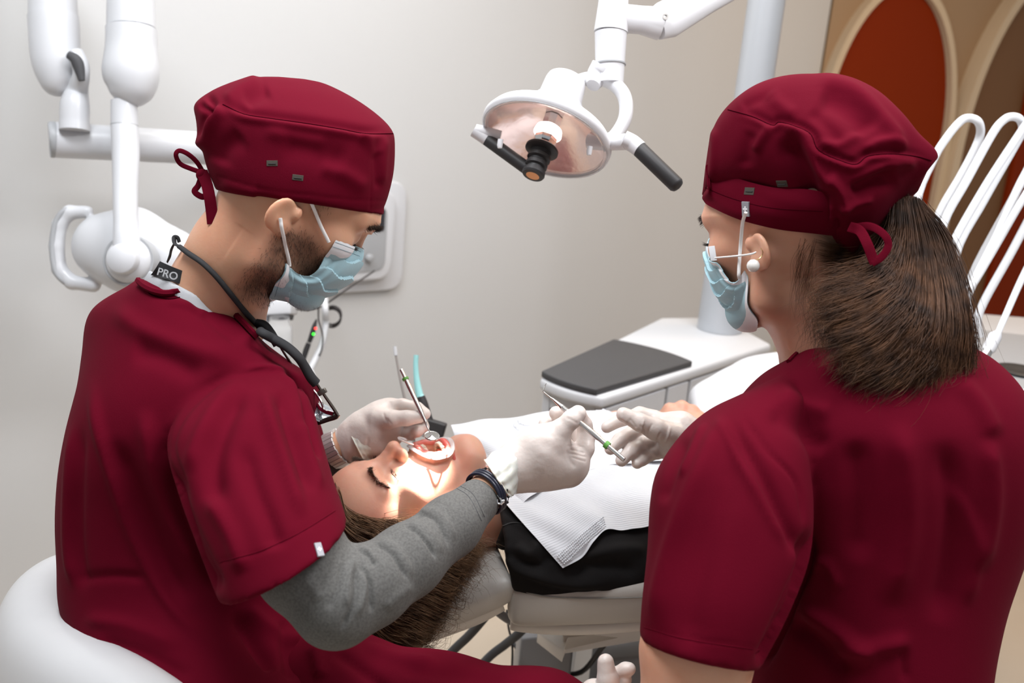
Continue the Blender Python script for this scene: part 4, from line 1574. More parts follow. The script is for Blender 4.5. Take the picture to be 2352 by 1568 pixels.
ts = [([(545, 850), (480, 890), (420, 950), (392, 1020), (410, 1090), (440, 1170)], 9, -.004), ([(640, 852), (680, 878), (706, 940), (722, 1010), (733, 1060)], 7, -.010),
      ([(550, 852), (600, 848), (645, 858), (690, 900), (712, 960)], 9, .006), ([(600, 880), (625, 980), (665, 1100), (700, 1200)], 13, .006),
      ([(560, 885), (520, 960), (490, 1060), (500, 1180)], 22, -.006), ([(560, 870), (500, 930), (455, 1010), (430, 1090)], 14, .005),
      ([(640, 890), (660, 960), (690, 1050), (720, 1140)], 14, -.007), ([(690, 960), (712, 1040), (740, 1130)], 10, .004),
      ([(560, 1010), (580, 1100), (620, 1200), (640, 1270)], 18, -.004), ([(470, 1130), (530, 1230), (560, 1320)], 16, .004), ([(500, 1290), (610, 1262), (760, 1180)], 3, -.001, 'e'),
      ([(170, 960), (158, 1100), (156, 1250), (172, 1360)], 9, .005), ([(186, 960), (180, 1100), (180, 1250), (196, 1370)], 12, -.005),
      ([(210, 860), (225, 980), (270, 1130), (320, 1260), (400, 1400), (500, 1500)], 12, .006), ([(250, 1000), (310, 1130), (370, 1280), (440, 1400)], 22, -.006),
      ([(330, 930), (350, 1060), (400, 1200), (480, 1340)], 18, .006), ([(385, 1050), (420, 1180), (470, 1290), (510, 1370)], 14, -.008),
      ([(160, 1330), (260, 1322), (340, 1328)], 10, -.003), ([(185, 1420), (300, 1440), (420, 1490)], 14, .005), ([(220, 1470), (330, 1500), (450, 1560)], 14, -.006),
      ([(250, 700), (330, 760), (430, 800), (560, 830)], 20, .004), ([(300, 800), (380, 820), (470, 870)], 24, -.004), ([(470, 680), (530, 740), (600, 810)], 12, .004),
      ([(380, 690), (440, 705), (480, 720)], 8, .003), ([(430, 690), (500, 745), (560, 790)], 12, -.004),
      ([(560, 1390), (620, 1440), (700, 1480)], 14, .006), ([(540, 1400), (590, 1480), (640, 1540)], 16, -.008), ([(640, 1420), (660, 1500), (670, 1568)], 12, -.006), ([(720, 1440), (735, 1500), (720, 1568)], 12, .006)]
tV = cloth([tor, slv, sleeveL], .0036, ts, 5, (.0035, 9, 2))
top_ = mk('scrub_top', tV, scrub, man, label='burgundy short sleeved scrub top')
bvt = bvh_of(tV)
# collar band
cb_pts = [(322, 650), (345, 668), (385, 680), (430, 668), (470, 680), (505, 702), (545, 738), (585, 780)]
seam_tube(bvt, cb_pts, .0040, 'collar_band', scrub, top_, 60, .0042)
seam_tube(bvt, [(330, 660), (350, 678), (390, 687), (430, 680), (465, 690), (500, 718)], .0006, 'collar_seam', scrub_dk, top_, 50, .0004)
seam_tube(bvt, [(505, 1290), (600, 1264), (690, 1222), (770, 1172)], .0004, 'hem_seam', scrub, top_, 50, .0003)
cross_label(bvt, 733, 1262, 17, 34, -.12, 'sleeve_label', top_)

# ---- trousers
trs = Blob()
trs.chain([(W(560, 1640, 1.2), .12), (W(760, 1628, 1.17), .086), (W(1000, 1668, 1.13), .076), (W(1240, 1694, 1.10), .068), (W(1335, 1745, 1.09), .062)], .03)
trs.chain([(W(620, 1640, 1.45), .10), (W(900, 1640, 1.5), .08), (W(1150, 1700, 1.5), .066)], .03)
V, F = trs.mesh(.005)
V = smooth(V, F, 4)
V = sculpt(V, F, [([(760, 1490), (830, 1540), (900, 1600)], 14, -.005), ([(830, 1480), (920, 1510), (1010, 1520)], 12, .005), ([(720, 1480), (740, 1560)], 14, .006), ([(900, 1540), (1040, 1550), (1180, 1568)], 16, -.003)])
mk('trousers', (V, F), scrub, man, label='burgundy scrub trousers')

# ---- grey undershirt: neck and right sleeve
greysh = mat('heather_grey_knit', (.082, .080, .076), .9, sheen=.03, bump=(1200, .4, .0005), var=(420, .8, (.13, .128, .122)))
ar = Blob()
ar.chain([(W(640, 1170, 1.035), .046), (W(700, 1300, 1.0), .0465), (W(772, 1388, .985), .0405), (W(850, 1345, 1.01), .0395), (W(935, 1288, 1.045), .0365), (W(1035, 1208, 1.10), .0318), (W(1095, 1152, 1.135), .0258)], .014)
V, F = ar.mesh(.0019)
V = smooth(V, F, 2)
asx = [([(821, 1262), (845, 1275), (862, 1304)], 4, -.003), ([(821, 1255), (845, 1265), (866, 1292)], 6, .0018),
       ([(852, 1243), (890, 1262), (915, 1290), (938, 1335)], 4, -.0045), ([(860, 1233), (900, 1250), (930, 1285), (950, 1330)], 8, .0018),
       ([(925, 1204), (955, 1218), (985, 1250), (1003, 1285)], 4, -.0045), ([(935, 1193), (970, 1208), (1000, 1240), (1016, 1275)], 8, .0018),
       ([(945, 1192), (976, 1180), (1009, 1203), (1035, 1262)], 4, -.004), ([(960, 1178), (992, 1170), (1028, 1200), (1048, 1245)], 7, .0018),
       ([(788, 1290), (775, 1350), (750, 1405)], 5, -.003), ([(817, 1300), (814, 1380), (782, 1450)], 5, -.004), ([(825, 1292), (850, 1345), (854, 1412)], 5, -.004), ([(818, 1275), (800, 1330), (796, 1400)], 7, .003),
       ([(835, 1290), (838, 1350), (820, 1420)], 7, .003), ([(1052, 1117), (1082, 1140), (1110, 1190)], 1.8, -.0008, 'e'), ([(1058, 1112), (1090, 1135), (1117, 1182)], 1.8, -.0008, 'e'), ([(880, 1400), (950, 1340)], 12, .002), ([(700, 1320), (740, 1380)], 16, .002)]
V = sculpt(V, F, asx)
us = mk('undershirt', (V, F), greysh, man, label='grey undershirt sleeve')
bva = bvh_of((V, F))
for pp_ in ([(1046, 1119), (1078, 1142), (1106, 1196)], [(1053, 1113), (1087, 1136), (1113, 1187)]):
    seam_tube(bva, pp_, .0004, 'cuff_stitch', gap, us, 40, .0001)
lft = Blob().chain([(W(690, 1060, 1.5), .04), (W(738, 1055, 1.475), .030), (W(752, 1052, 1.47), .029)], .01)
mk('left_cuff', lft.mesh(.003), mat('dark_cuff', (.06, .05, .05), .8), us)
# undershirt neck with printed black band
nb = sil([(352, 625, 560, 735, 1.225, .125, .04), (338, 643, 575, 765, 1.23, .14, .04), (330, 665, 590, 790, 1.235, .15, .04)], 56, 10, 2.3)
nV = remesh(nb, .003)
und = mk('undershirt_collar', nV, mat('light_grey_knit', (.42, .43, .45), .85, bump=(900, .3, .0005)), man)
bvn = bvh_of(nV)
bandP = sheet([[hit(bvn, x, y, .0012, 1.17) for x, y in row] for row in ([(368, 600), (395, 612), (420, 622), (441, 632)], [(358, 616), (388, 630), (414, 640), (433, 648)], [(350, 632), (380, 644), (408, 650), (424, 656)])], 16, 8, .0012)
blackcloth = mat('black_cloth', (.018, .018, .020), .8, bump=(900, .3, .0005))
mk('label_band', bandP, blackcloth, und, label='black neck label band')


def text_mesh(s, size, origin, X, Y, m, name, parent, depth=.0004):
    cu = bpy.data.curves.new('t', 'FONT')
    cu.body = s
    cu.size = size
    cu.extrude = depth
    cu.offset = size * .012
    to = bpy.data.objects.new('t', cu)
    C.objects.link(to)
    dg = bpy.context.evaluated_depsgraph_get()
    me = bpy.data.meshes.new_from_object(to.evaluated_get(dg))
    V = np.array([v.co[:] for v in me.vertices])
    F = [list(p.vertices) for p in me.polygons]
    bpy.data.objects.remove(to)
    X, Y = nrm(X), nrm(Y)
    Z = np.cross(X, Y)
    Vw = np.asarray(origin) + V[:, :1] * X + V[:, 1:2] * Y + V[:, 2:3] * Z
    return mk(name, (Vw, F), m, parent, smooth=False)


text_mesh('PRO', .0125, W(359, 630, proj(hit(bvn, 375, 628, 0, 1.17))[2] - .012), camdir(.93, -.28, .1), camdir(.28, .93, 0), mat('print_grey', (.45, .46, .48), .6), 'printed_letters', und)

# ---- surgical mask of the dentist
mm = lambda x, y: pm.mid(x, y)
hx = lambda x, y, xl: pm.mid(x, y, xl)     # on the head's plane x = xl (negative = near side)
rows = [
    [hx(766, 549, -.060), hx(786, 558, -.050), hx(806, 563, -.036), hx(822, 567, -.020), mm(834, 572)],
    [hx(748, 585, -.062), hx(775, 590, -.056), hx(802, 596, -.044), hx(822, 602, -.024), mm(829, 606)],
    [hx(733, 614, -.063), hx(758, 622, -.060), hx(783, 630, -.050), hx(800, 640, -.028), mm(805, 643)],
    [hx(712, 632, -.060), hx(733, 648, -.060), hx(752, 660, -.050), hx(764, 668, -.028), mm(768, 671)],
    [hx(688, 630, -.061), hx(702, 656, -.060), hx(714, 674, -.048), hx(722, 684, -.026), mm(724, 688)],
    [hx(668, 616, -.064), hx(670, 650, -.058), hx(674, 676, -.046), hx(680, 688, -.025), mm(682, 692)],
    [hx(654, 603, -.066), hx(640, 634, -.055), hx(628, 662, -.040), hx(620, 678, -.020), mm(617, 684)]]
rowsW = []
for r in rows:
    L_ = [pm.l(p) for p in r]
    mir = [np.array([-p[0], p[1], p[2]]) for p in L_[-2::-1]]
    rowsW.append([pm.w(p) for p in L_ + mir])


def pleat(u, v):
    f = np.clip(np.minimum(v, 1 - v) * 8, 0, 1) * (np.clip(np.minimum(u, 1 - u) * 6, 0.25, 1))
    w_ = v + .03 * np.sin(u * 19)
    sw = lambda q: ((q * 6.0) % 1.0)
    return f * (.0036 * (sw(w_) - .5) + .0016 * np.sin(u * 60 + v * 9) * np.exp(-((np.minimum(u, 1 - u)) / .12) ** 2) * 2)


msh = sheet(rowsW, 110, 90, .0012, pleat)
msh = (pushout(msh[0], bvhead, .0034, 110 * 90), msh[1])
mk_m = mk('surgical_mask', msh, [maskb, maskw], man, label='pale blue pleated surgical mask')
nv, nu = 90, 110
Fm = msh[1]
mi = np.zeros(len(Fm), int)
for q in range((nv - 1) * (nu - 1)):
    j, i = divmod(q, nu - 1)
    if j < 9 or j > nv - 14 or i < 3 or i > nu - 6:
        mi[q] = 1
mk_m.data.polygons.foreach_set('material_index', mi.astype(np.int32))
bvmk = bvh_of(msh)


def strap(bv, pts, r, name, m, parent, off=.0015, d=None, sq=.45):
    P = catmull(np.array(pts, float), 24)
    Q = [hit(bv, x, y, off, d) for x, y in P]
    Q = np.array([q for q in Q if q is not None])
    Q = catmull(Q[::3], 40)
    return mk(name, tube(Q, r, 8, sq=sq, up=camdir(0, 0, 1)), m, parent)


strapw = mat('elastic_white', (.85, .84, .83), .7)
bodyV = np.array([v.co[:] for v in body.data.vertices]) + ORG[body.name]
bvbody = BVHTree.FromPolygons([tuple(v) for v in bodyV], [tuple(p.vertices) for p in body.data.polygons])
strap(bvbody, [(714, 462), (722, 480), (738, 520), (752, 548), (757, 558)], .0020, 'mask_strap', strapw, mk_m, .003)
strap(bvbody, [(640, 500), (645, 520), (653, 560), (660, 602), (660, 612)], .0021, 'mask_strap', strapw, mk_m, .003)
# stitching on the mask edges: each row one thin thread
for pp_ in ([(770, 556), (795, 565), (828, 578)], [(764, 566), (790, 575), (826, 588)], [(650, 612), (636, 640), (623, 676)], [(657, 615), (643, 645), (631, 682)]):
    Q = [hit(bvmk, x, y, .0002) for x, y in catmull(np.array(pp_, float), 40)]
    Q = [q for q in Q if q is not None]
    if len(Q) > 5:
        mk('stitching', tube(np.array(Q), .00022, 4), mat('stitch_blue', (.12, .22, .28), .8), mk_m)

# ---- loupes on a strap
sg = empty('magnifying_glasses', W(740, 960, 1.25), 'dark metal glasses on a padded black neck cord, hanging on the dentist\'s chest', 'glasses')
gd = 1.16
def onbody(x, y, off, d):
    for bv in (bvt, bvn, bvbody):
        q = hit(bv, x, y, off)
        if q is not None:
            a = proj(q)[2]
            return q if a < d + .12 else W(x, y, d)
    return W(x, y, d)
def nearest(x, y, off, d):
    qs = [hit(bv, x, y, off) for bv in (bvt, bvn, bvbody)]
    qs = [q for q in qs if q is not None]
    if not qs: return W(x, y, d)
    q = min(qs, key=lambda p: proj(p)[2])
    return q if abs(proj(q)[2] - d) < .25 else W(x, y, d)
P = [nearest(x, y, .004, d) for x, y, d in ((412, 566, 1.17), (440, 583, 1.17), (470, 603, 1.165), (500, 633, 1.16), (530, 672, 1.155), (560, 712, 1.15), (590, 748, 1.15))]
P += [W(600, 762, 1.15), W(628, 778, 1.15), (W(660, 797, 1.15)), W(685, 820, 1.15), W(700, 842, 1.155), W(714, 866, 1.16), W(726, 880, 1.165)]
mk('neck_cord', tube(np.array(P), [.0035, .0038, .0038, .0038, .0038, .0038, .004, .0055, .0058, .0058, .0058, .0058, .0062, .0062], 12, 120, sq=.8), blackcloth, sg)
mk('neck_cord', tube([W(588, 738, 1.2), W(606, 745, 1.2), W(620, 762, 1.2), W(632, 782, 1.19), W(638, 792, 1.19)], [.0035, .005, .0055, .0055, .0055], 12, 40), blackcloth, sg)
mk('neck_cord', tube([W(414, 566, 1.18), W(402, 560, 1.185), W(400, 546, 1.19), W(408, 546, 1.19), W(412, 556, 1.19)], .0028, 8, 40, sq=.5), blackcloth, sg)
mk('neck_cord', tube([W(404, 552, 1.19), W(394, 572, 1.19), W(390, 588, 1.185), W(384, 602, 1.18)], [.0022, .0032, .0032, .002], 8, 30, sq=.4), blackcloth, sg)
gun = mat('gunmetal', (.13, .115, .10), .35, metal=.8)
mk('temple_arm', tube([W(724, 874, 1.165), W(736, 894, 1.17), W(765, 936, 1.19), W(775, 952, 1.2)], [.0028, .0034, .004, .0042], 10, 20, sq=.5), gun, sg)
mk('hinge', box(W(740, 900, 1.17), camdir(.5, -.85, 0) * .003, camdir(.85, .5, 0) * .0052, camdir(0, 0, 1) * .004, .001), gun, sg)
mk('temple_arm', tube([W(642, 794, 1.2), W(660, 822, 1.21), W(685, 858, 1.22)], [.0024, .003, .003], 8, 14, sq=.5), gun, sg)
mk('frame', tube([W(777, 951, 1.2), W(772, 956, 1.2), W(755, 962, 1.21), W(735, 969, 1.22), W(722, 972, 1.24)], [.004, .0042, .0038, .0036, .0036], 10, 24, sq=.6), gun, sg)
mk('nose_bridge', tube([W(768, 950, 1.2), W(748, 945, 1.21), W(738, 940, 1.22), W(730, 928, 1.23)], [.003, .0032, .003, .002], 8, 20), chrome, sg)
mk('lens_rim', tube([W(700, 880, 1.22), W(716, 892, 1.21), (W(732, 912, 1.21)), W(742, 934, 1.21), W(738, 952, 1.22), W(724, 950, 1.23)], .0016, 8, 40), chrome, sg)
mk('lens', lathe([(0, -.003), (.012, -.002), (.016, .002), (.012, .005), (0, .006)], W(737, 950, 1.23), camdir(.3, .6, -.5), 24), mat('lens_glass', (.55, .62, .68), .03, metal=.6), sg)


# ---- gloved hands
def hand(chains, palm, h=.0013, k=.0045, noise=.0005, seed=1, strokes=None, ells=()):
    """palm: list of chains blended widely, chains: fingers blended tightly. points are (px,py,depth,radius m)"""
    b = Blob()
    for ch in palm:
        b.chain([(W(x, y, d), r) for x, y, d, r in ch], .016)
    for c, r, rot in ells:
        b.ell(c, r, rot, .016)
    for ch in chains:
        b.chain([(W(x, y, d), r) for x, y, d, r in ch], k)
    V, F = b.mesh(h)
    V = smooth(V, F, 2, .4)
    if noise:
        N = normals(V, F)
        V = V + N * (noise * vnoise(V, 150, seed))[:, None]
    if strokes: V = sculpt(V, F, strokes)
    return V, F


d0 = 1.185
rh = hand(
    [[(1262, 1012, d0 - .012, .0165), (1290, 985, d0 - .018, .0118), (1312, 963, d0 - .02, .0108), (1328, 949, d0 - .018, .0098)],
     [(1328, 1056, d0 + .0, .0125), (1343, 1030, d0 + .006, .0112), (1346, 1003, d0 + .012, .0102), (1342, 975, d0 + .010, .0088), (1334, 955, d0 + .004, .0078)],
     [(1320, 1080, d0 + .012, .0125), (1333, 1030, d0 + .036, .0108), (1316, 985, d0 + .040, .0095), (1290, 962, d0 + .030, .0088), (1277, 948, d0 + .020, .0085)],
     [(1305, 1092, d0 + .024, .0122), (1308, 1035, d0 + .055, .0105), (1285, 990, d0 + .050, .0092), (1264, 976, d0 + .036, .0086), (1252, 975, d0 + .028, .0082)],
     [(1290, 1095, d0 + .036, .0115), (1280, 1040, d0 + .062, .0095), (1255, 1000, d0 + .055, .0082), (1240, 990, d0 + .045, .0075)]],
    [[(1165, 1080, d0 - .01, .0235), (1215, 1060, d0, .026), (1262, 1046, d0 + .005, .027), (1300, 1064, d0 + .006, .022)],
     [(1180, 1088, d0 + .004, .022), (1250, 1078, d0 + .012, .022), (1305, 1086, d0 + .012, .016)],
     [(1190, 1060, d0 - .01, .022), (1245, 1022, d0 - .012, .0215), (1275, 1002, d0 - .014, .0155)],
     [(1250, 1050, d0, .026), (1318, 1064, d0 + .003, .0165)]],
    strokes=[([(1306, 1032), (1325, 1035), (1345, 1042)], 2.2, -.0009), ([(1304, 1040), (1325, 1044), (1350, 1050)], 2.2, -.0009), ([(1310, 1048), (1330, 1055), (1348, 1060)], 2, -.0008),
             ([(1300, 1025), (1320, 1022), (1345, 1028)], 2, -.0007), ([(1240, 1010), (1280, 1040), (1330, 1075)], 12, -.001), ([(1298, 958), (1315, 965), (1330, 975)], 3, -.0006),
             ([(1302, 1030), (1310, 1055), (1322, 1075)], 4, -.001)])
g1 = mk('glove', rh, glove, man, label='white latex glove on the right hand')
gcuff = mat('latex_cuff', (.66, .59, .52), .4, sss=.3, bump=(45, .35, .004))


def cuff(sts, parent, amp=.0025, seed=3, th=.0009, n=96, res=26, m=None):
    """open crumpled glove cuff: stations as in sil"""
    V, F = sil(sts, n, res, 2.0, cap=False)
    R = V.reshape(res, n, 3)
    c = R.mean(1, keepdims=True)
    dr = R - c
    dr /= np.linalg.norm(dr, axis=2)[..., None]
    a = np.linspace(0, 2 * np.pi, n, endpoint=False)[None]
    s = np.linspace(0, 1, res)[:, None]
    r = np.random.default_rng(seed)
    w_ = sum(np.sin(a * k + r.uniform(0, 6.28) + s * r.uniform(-7, 7)) * r.uniform(.3, 1) for k in (3, 5, 7, 11, 14)) / 2.2
    w_ += .7 * np.abs(np.sin(s * 9 + 2 * np.sin(a * 2 + 1))) - .35
    R = R + dr * (amp * w_ * (.25 + .75 * s))[..., None]
    inn = R - dr * th
    m_, k = res, n
    V = np.vstack([R.reshape(-1, 3), inn.reshape(-1, 3)])
    F = []
    o = m_ * k
    for i in range(m_ - 1):
        for j in range(k):
            j2 = (j + 1) % k
            F.append([i * k + j, i * k + j2, (i + 1) * k + j2, (i + 1) * k + j])
            F.append([o + i * k + j, o + (i + 1) * k + j, o + (i + 1) * k + j2, o + i * k + j2])
    for j in range(k):
        j2 = (j + 1) % k
        e = (m_ - 1) * k
        F.append([e + j, e + j2, o + e + j2, o + e + j])
    ob = mk('glove_cuff', (V, F), m or gcuff, parent)
    rim = mk('rolled_rim', tube(R[-1], .0011, 8, closed=True), m or gcuff, ob)
    return ob


cuff([(1218, 1000, 1214, 1112, 1.185, .052), (1196, 1004, 1196, 1116, 1.18, .054), (1170, 1018, 1186, 1130, 1.172, .055), (1145, 1036, 1180, 1138, 1.165, .056), (1128, 1048, 1174, 1140, 1.16, .058), (1116, 1060, 1168, 1137, 1.156, .058)], g1, .0022)

d1 = 1.46
lh = hand(
    [[(868, 962, d1 - .02, .018), (900, 962, d1 - .03, .0125), (935, 960, d1 - .032, .0108), (962, 956, d1 - .03, .0098)],
     [(888, 935, d1, .0125), (925, 932, d1 - .004, .0105), (958, 938, d1 - .008, .0095), (976, 950, d1 - .012, .0085)],
     [(890, 945, d1 + .012, .012), (935, 950, d1 + .016, .0105), (965, 962, d1 + .008, .009), (973, 980, d1 - .002, .0082)],
     [(885, 965, d1 + .024, .0115), (925, 975, d1 + .022, .0098), (950, 985, d1 + .004, .009), (958, 990, d1 - .010, .0095)],
     [(880, 985, d1 + .03, .011), (915, 990, d1 + .024, .009), (935, 995, d1 + .006, .0082), (944, 999, d1 - .004, .0085)],
     [(880, 1000, d1 + .03, .010), (905, 1000, d1 + .026, .008), (925, 1000, d1 + .014, .0072), (932, 1002, d1 + .004, .0072)]],
    [[(806, 1014, d1, .0255), (845, 985, d1, .027), (880, 955, d1, .0215), (900, 938, d1 + .002, .014)],
     [(815, 1022, d1 + .005, .0245), (855, 1008, d1 + .008, .025), (890, 985, d1 + .015, .022), (900, 1000, d1 + .02, .015)],
     [(820, 1000, d1 - .004, .024), (860, 975, d1 - .012, .021)]], k=.004,
    strokes=[([(880, 945), (884, 960), (892, 972)], 3, -.0008), ([(888, 958), (894, 968), (902, 976)], 2.2, -.0006), ([(896, 920), (897, 932), (893, 945)], 3, -.0008), ([(848, 1000), (840, 1030), (826, 1050)], 4, -.0009)])
g2 = mk('glove', lh, glove, man, label='white latex glove on the left hand')
cuff([(832, 962, 858, 1050, 1.46, .056), (818, 966, 848, 1052, 1.458, .057), (806, 972, 842, 1055, 1.456, .058), (796, 979, 836, 1059, 1.455, .059)], g2, .0008, 5, res=14)

# ---- watch and bracelets
wt = empty('wristwatch', W(776, 1028, 1.46), 'steel wristwatch band just below the glove on the dentist\'s left wrist', 'watch')
wa, wb = W(745, 1046, 1.465), W(800, 1018, 1.455)
ax = nrm(wb - wa)
wc = W(775, 1030, 1.46)
Xw = nrm(np.cross(ax, camdir(0, 0, 1)))
Yw = np.cross(ax, Xw)
for k in range(26):
    a = 2 * math.pi * k / 26
    r0, r1 = .0262, .0262
    c = wc + r0 * math.cos(a) * Xw + r1 * math.sin(a) * Yw
    tn = -math.sin(a) * Xw + math.cos(a) * Yw
    nn = math.cos(a) * Xw + math.sin(a) * Yw
    if k % 26 == 0: links = []
    links.append(box(c, ax * (.0105 if k % 2 else .0098), tn * .0030, nn * .0020, .0006))
mk('watch_band', join(*links), mat('brushed_steel', (.75, .73, .71), .42, metal=.85), wt, angle=40, smooth=False)
br = empty('leather_bracelet', W(1120, 1115, 1.15), 'dark leather strand bracelet with silver clasp on the dentist\'s right wrist', 'bracelet')
a0, a1 = W(1085, 1160, 1.125), W(1170, 1090, 1.17)
axb = nrm(a1 - a0)
bc = W(1120, 1128, 1.146)
Xb = nrm(np.cross(axb, camdir(0, 0, 1)))
Yb = np.cross(axb, Xb)
leather = mat('navy_leather', (.012, .014, .028), .35, coat=.2)


def ringp(c, r, n=48, e=1.0, t=0):
    a = np.linspace(0, 2 * np.pi, n, endpoint=False)
    return c + r * np.cos(a)[:, None] * Xb + r * e * np.sin(a)[:, None] * Yb + axb * (t * np.sin(a * 2))[:, None]


for i, o in enumerate((-.0055, -.0018, .0018)):
    mk('leather_strand', tube(ringp(bc + axb * o, .0262, 48, .95, .0012), .0020, 8, closed=True), leather, br)
bd_ = empty('bead_bracelet', W(1140, 1105, 1.15), 'thin bracelet of tiny dark beads between glove cuff and leather bracelet', 'bracelet')
rp = ringp(bc + axb * .0085, .0250, 48, .95, .001)
mk('cord', tube(rp, .0005, 6, closed=True), leather, bd_)
for i in range(0, 48, 3):
    mk('bead', lathe([(0, -.0016), (.0013, -.001), (.0017, 0), (.0013, .001), (0, .0016)], rp[i], axb, 8), black, bd_)
cl = W(1147, 1146, 1.128)
mk('clasp', tube([W(1143, 1136, 1.125), W(1150, 1146, 1.124), W(1152, 1154, 1.124), W(1144, 1156, 1.125), W(1142, 1146, 1.125)], .0013, 8, 30), chrome, br)
mk('clasp', tube([W(1150, 1150, 1.124), W(1158, 1150, 1.124), W(1150, 1158, 1.124)], .0013, 8, 20), chrome, br)

# ---- instruments


def lerp(a, b, t): return np.asarray(a) * (1 - t) + np.asarray(b) * t


pr = empty('dental_probe', W(1330, 985, 1.165), 'steel dental probe with a green ring, handed across above the bib', 'dental probe')
pa, pbb = W(1304, 933, 1.155), W(1433, 1057, 1.135)
px0 = W(1284, 940, 1.165)
A_, B_ = W(1286, 930, 1.172), W(1434, 1056, 1.135)
axp = nrm(B_ - A_)
Lp = np.linalg.norm(B_ - A_)
mk('handle', lathe([(.0012, -.012), (.0024, 0), (.0033, .004), (.0033, .030), (.0028, .033), (.0036, .045), (.0036, .060), (.0028, .064), (.0028, Lp - .001), (.0022, Lp), (0, Lp)], A_, axp, 20), steel, pr, angle=50)
mk('grip_rings', join(*[lathe([(.0033, i * .0014 + .004), (.0037, i * .0014 + .0047), (.0033, i * .0014 + .0054)], A_, axp, 16) for i in range(18)]), steel, pr)
cg = W(1393, 1023, 1.145)
mk('colour_ring', lathe([(.0028, -.0026), (.0046, -.0024), (.0046, .0024), (.0028, .0026)], A_ + axp * ((cg - A_) @ axp), axp, 20), mat('green_silicone', (.10, .30, .05), .5), pr, smooth=False)
mk('probe_tip', tube([A_ - axp * .011, W(1262, 911, 1.178), W(1250, 901, 1.18), W(1248, 897, 1.18), W(1252, 885, 1.182), W(1255, 880, 1.182)], [.0013, .0009, .0008, .00075, .0005, .0004], 8, 30), steel, pr)

mr = empty('dental_mirror', W(985, 995, 1.43), 'small round dental mirror on a steel handle with a green ring, over the open mouth', 'dental mirror')
A2, B2 = W(921, 848, 1.44), W(976, 965, 1.42)
ax2 = nrm(B2 - A2)
L2 = np.linalg.norm(W(983, 985, 1.42) - A2)
mk('handle', lathe([(0, 0), (.0026, .0005), (.0026, .012), (.0033, .016), (.0036, .04), (.0036, .070), (.0028, .076), (.0022, .086)], A2, ax2, 20), steel, mr, angle=50)
cg2 = W(931, 871, 1.438)
mk('colour_ring', lathe([(.0028, -.002), (.0048, -.0018), (.0048, .0018), (.0028, .002)], A2 + ax2 * ((cg2 - A2) @ ax2), ax2, 20), mat('green_silicone', (.10, .30, .05), .5), mr, smooth=False)
mcen = W(992, 1001, 1.42)
mk('neck', tube([A2 + ax2 * .083, W(979, 975, 1.42), W(986, 990, 1.418), mcen], [.0020, .0014, .001, .001], 10, 20), steel, mr)
mn = camdir(.1, .80, -.45)
mk('mirror_head', lathe([(0, -.0016), (.0105, -.0014), (.0112, 0), (.0105, .0012), (.0100, .0010)], mcen, mn, 36), steel, mr)
mk('mirror_glass', lathe([(.0103, .0009), (0, .0011)], mcen, mn, 36), mat('mirror', (.9, .93, .95), .03, metal=1), mr)
# ================================================================== THE ASSISTANT
wom = empty('person', [W(1950, 1560, 1.15)[0], W(1950, 1560, 1.15)[1], .55], 'person seen from behind with a brown ponytail, pearl earring, burgundy cap and scrubs', 'person')
skinW = skin_mat('skin_assistant', (.64, .36, .245), (.60, .27, .175))
pw = Pose(camdir(-.653, -.031, .756), camdir(-.215, .966, -.146), 1.0).pin((.076, -.004, 0), W(1742, 556, 1.118))
nk = [((0, -.018, -.03), .046), (pw.l(W(1862, 700, 1.185)), .0445), (pw.l(W(1893, 790, 1.195)), .047), (pw.l(W(1915, 880, 1.2)), .065)]
V, F = head_blob(nk, ears='low').mesh(.0017)
V = smooth(V, F, 3, .4)
V = undercap(V, .036, .055)
Vl = V
bvLw = BVHTree.FromPolygons([tuple(v) for v in Vl], [tuple(int(i) for i in f) for f in F])
Vw_ = pw.w(V)
Fw_ = F[:, ::-1]
bvheadw = BVHTree.FromPolygons([tuple(v) for v in Vw_], [tuple(int(i) for i in f) for f in Fw_])
tb = Blob()
tb.chain([(W(1930, 880, 1.2), .06), (W(1960, 1000, 1.2), .11), (W(1990, 1300, 1.2), .12), (W(1980, 1600, 1.2), .12)], .05)
tb.chain([(W(1700, 1050, 1.12), .04), (W(1640, 1300, 1.02), .043), (W(1600, 1500, .995), .050), (W(1590, 1640, .99), .044)], .03)
tb.chain([(W(1590, 1640, .99), .040), (W(1480, 1670, 1.04), .033), (W(1400, 1660, 1.08), .024)], .03)
tb.chain([(W(2050, 980, 1.32), .045), (W(1830, 1100, 1.36), .035), (W(1650, 1030, 1.345), .026), (W(1590, 1008, 1.34), .020)], .02)
V2, F2 = tb.mesh(.004)
wbody = mk('body', join((Vw_, Fw_), (V2, F2)), skinW, wom)
nl = len(Vl)
x, y, z = Vl.T
hp = np.clip((-.045 - y) / .02, 0, 1) * np.clip((z + .075 + .4 * (np.abs(x))) / .03, 0, 1)
hp = np.maximum(hp, np.clip((z - .02) / .02, 0, 1) * np.clip((.04 - y) / .02, 0, 1))
pg = np.zeros(nl + len(V2))
pg[:nl] = hp * .9
set_pigment(wbody, pg)
wV = np.array([v.co[:] for v in wbody.data.vertices]) + ORG[wbody.name]
bvw = BVHTree.FromPolygons([tuple(v) for v in wV], [tuple(p.vertices) for p in wbody.data.polygons])
e = face_hair(bvLw, [(.016, .030), (.030, .034), (.048, .028)], 130, .006, lambda a, b, t: (.8, .35, .1 - t * .6), 15, .0016)
mk('eyebrow', pw.m(e), brown_h, wom)
e = face_hair(bvLw, [(.021, .0015), (.032, -.001), (.044, .002)], 120, .011, lambda a, b, t: ((t - .3), 1.0, -.2), 16, .0004, (0, 0, .3))
mk('eyelashes', pw.m(e), mat('black_lashes', (.01, .008, .008), .5), wom)

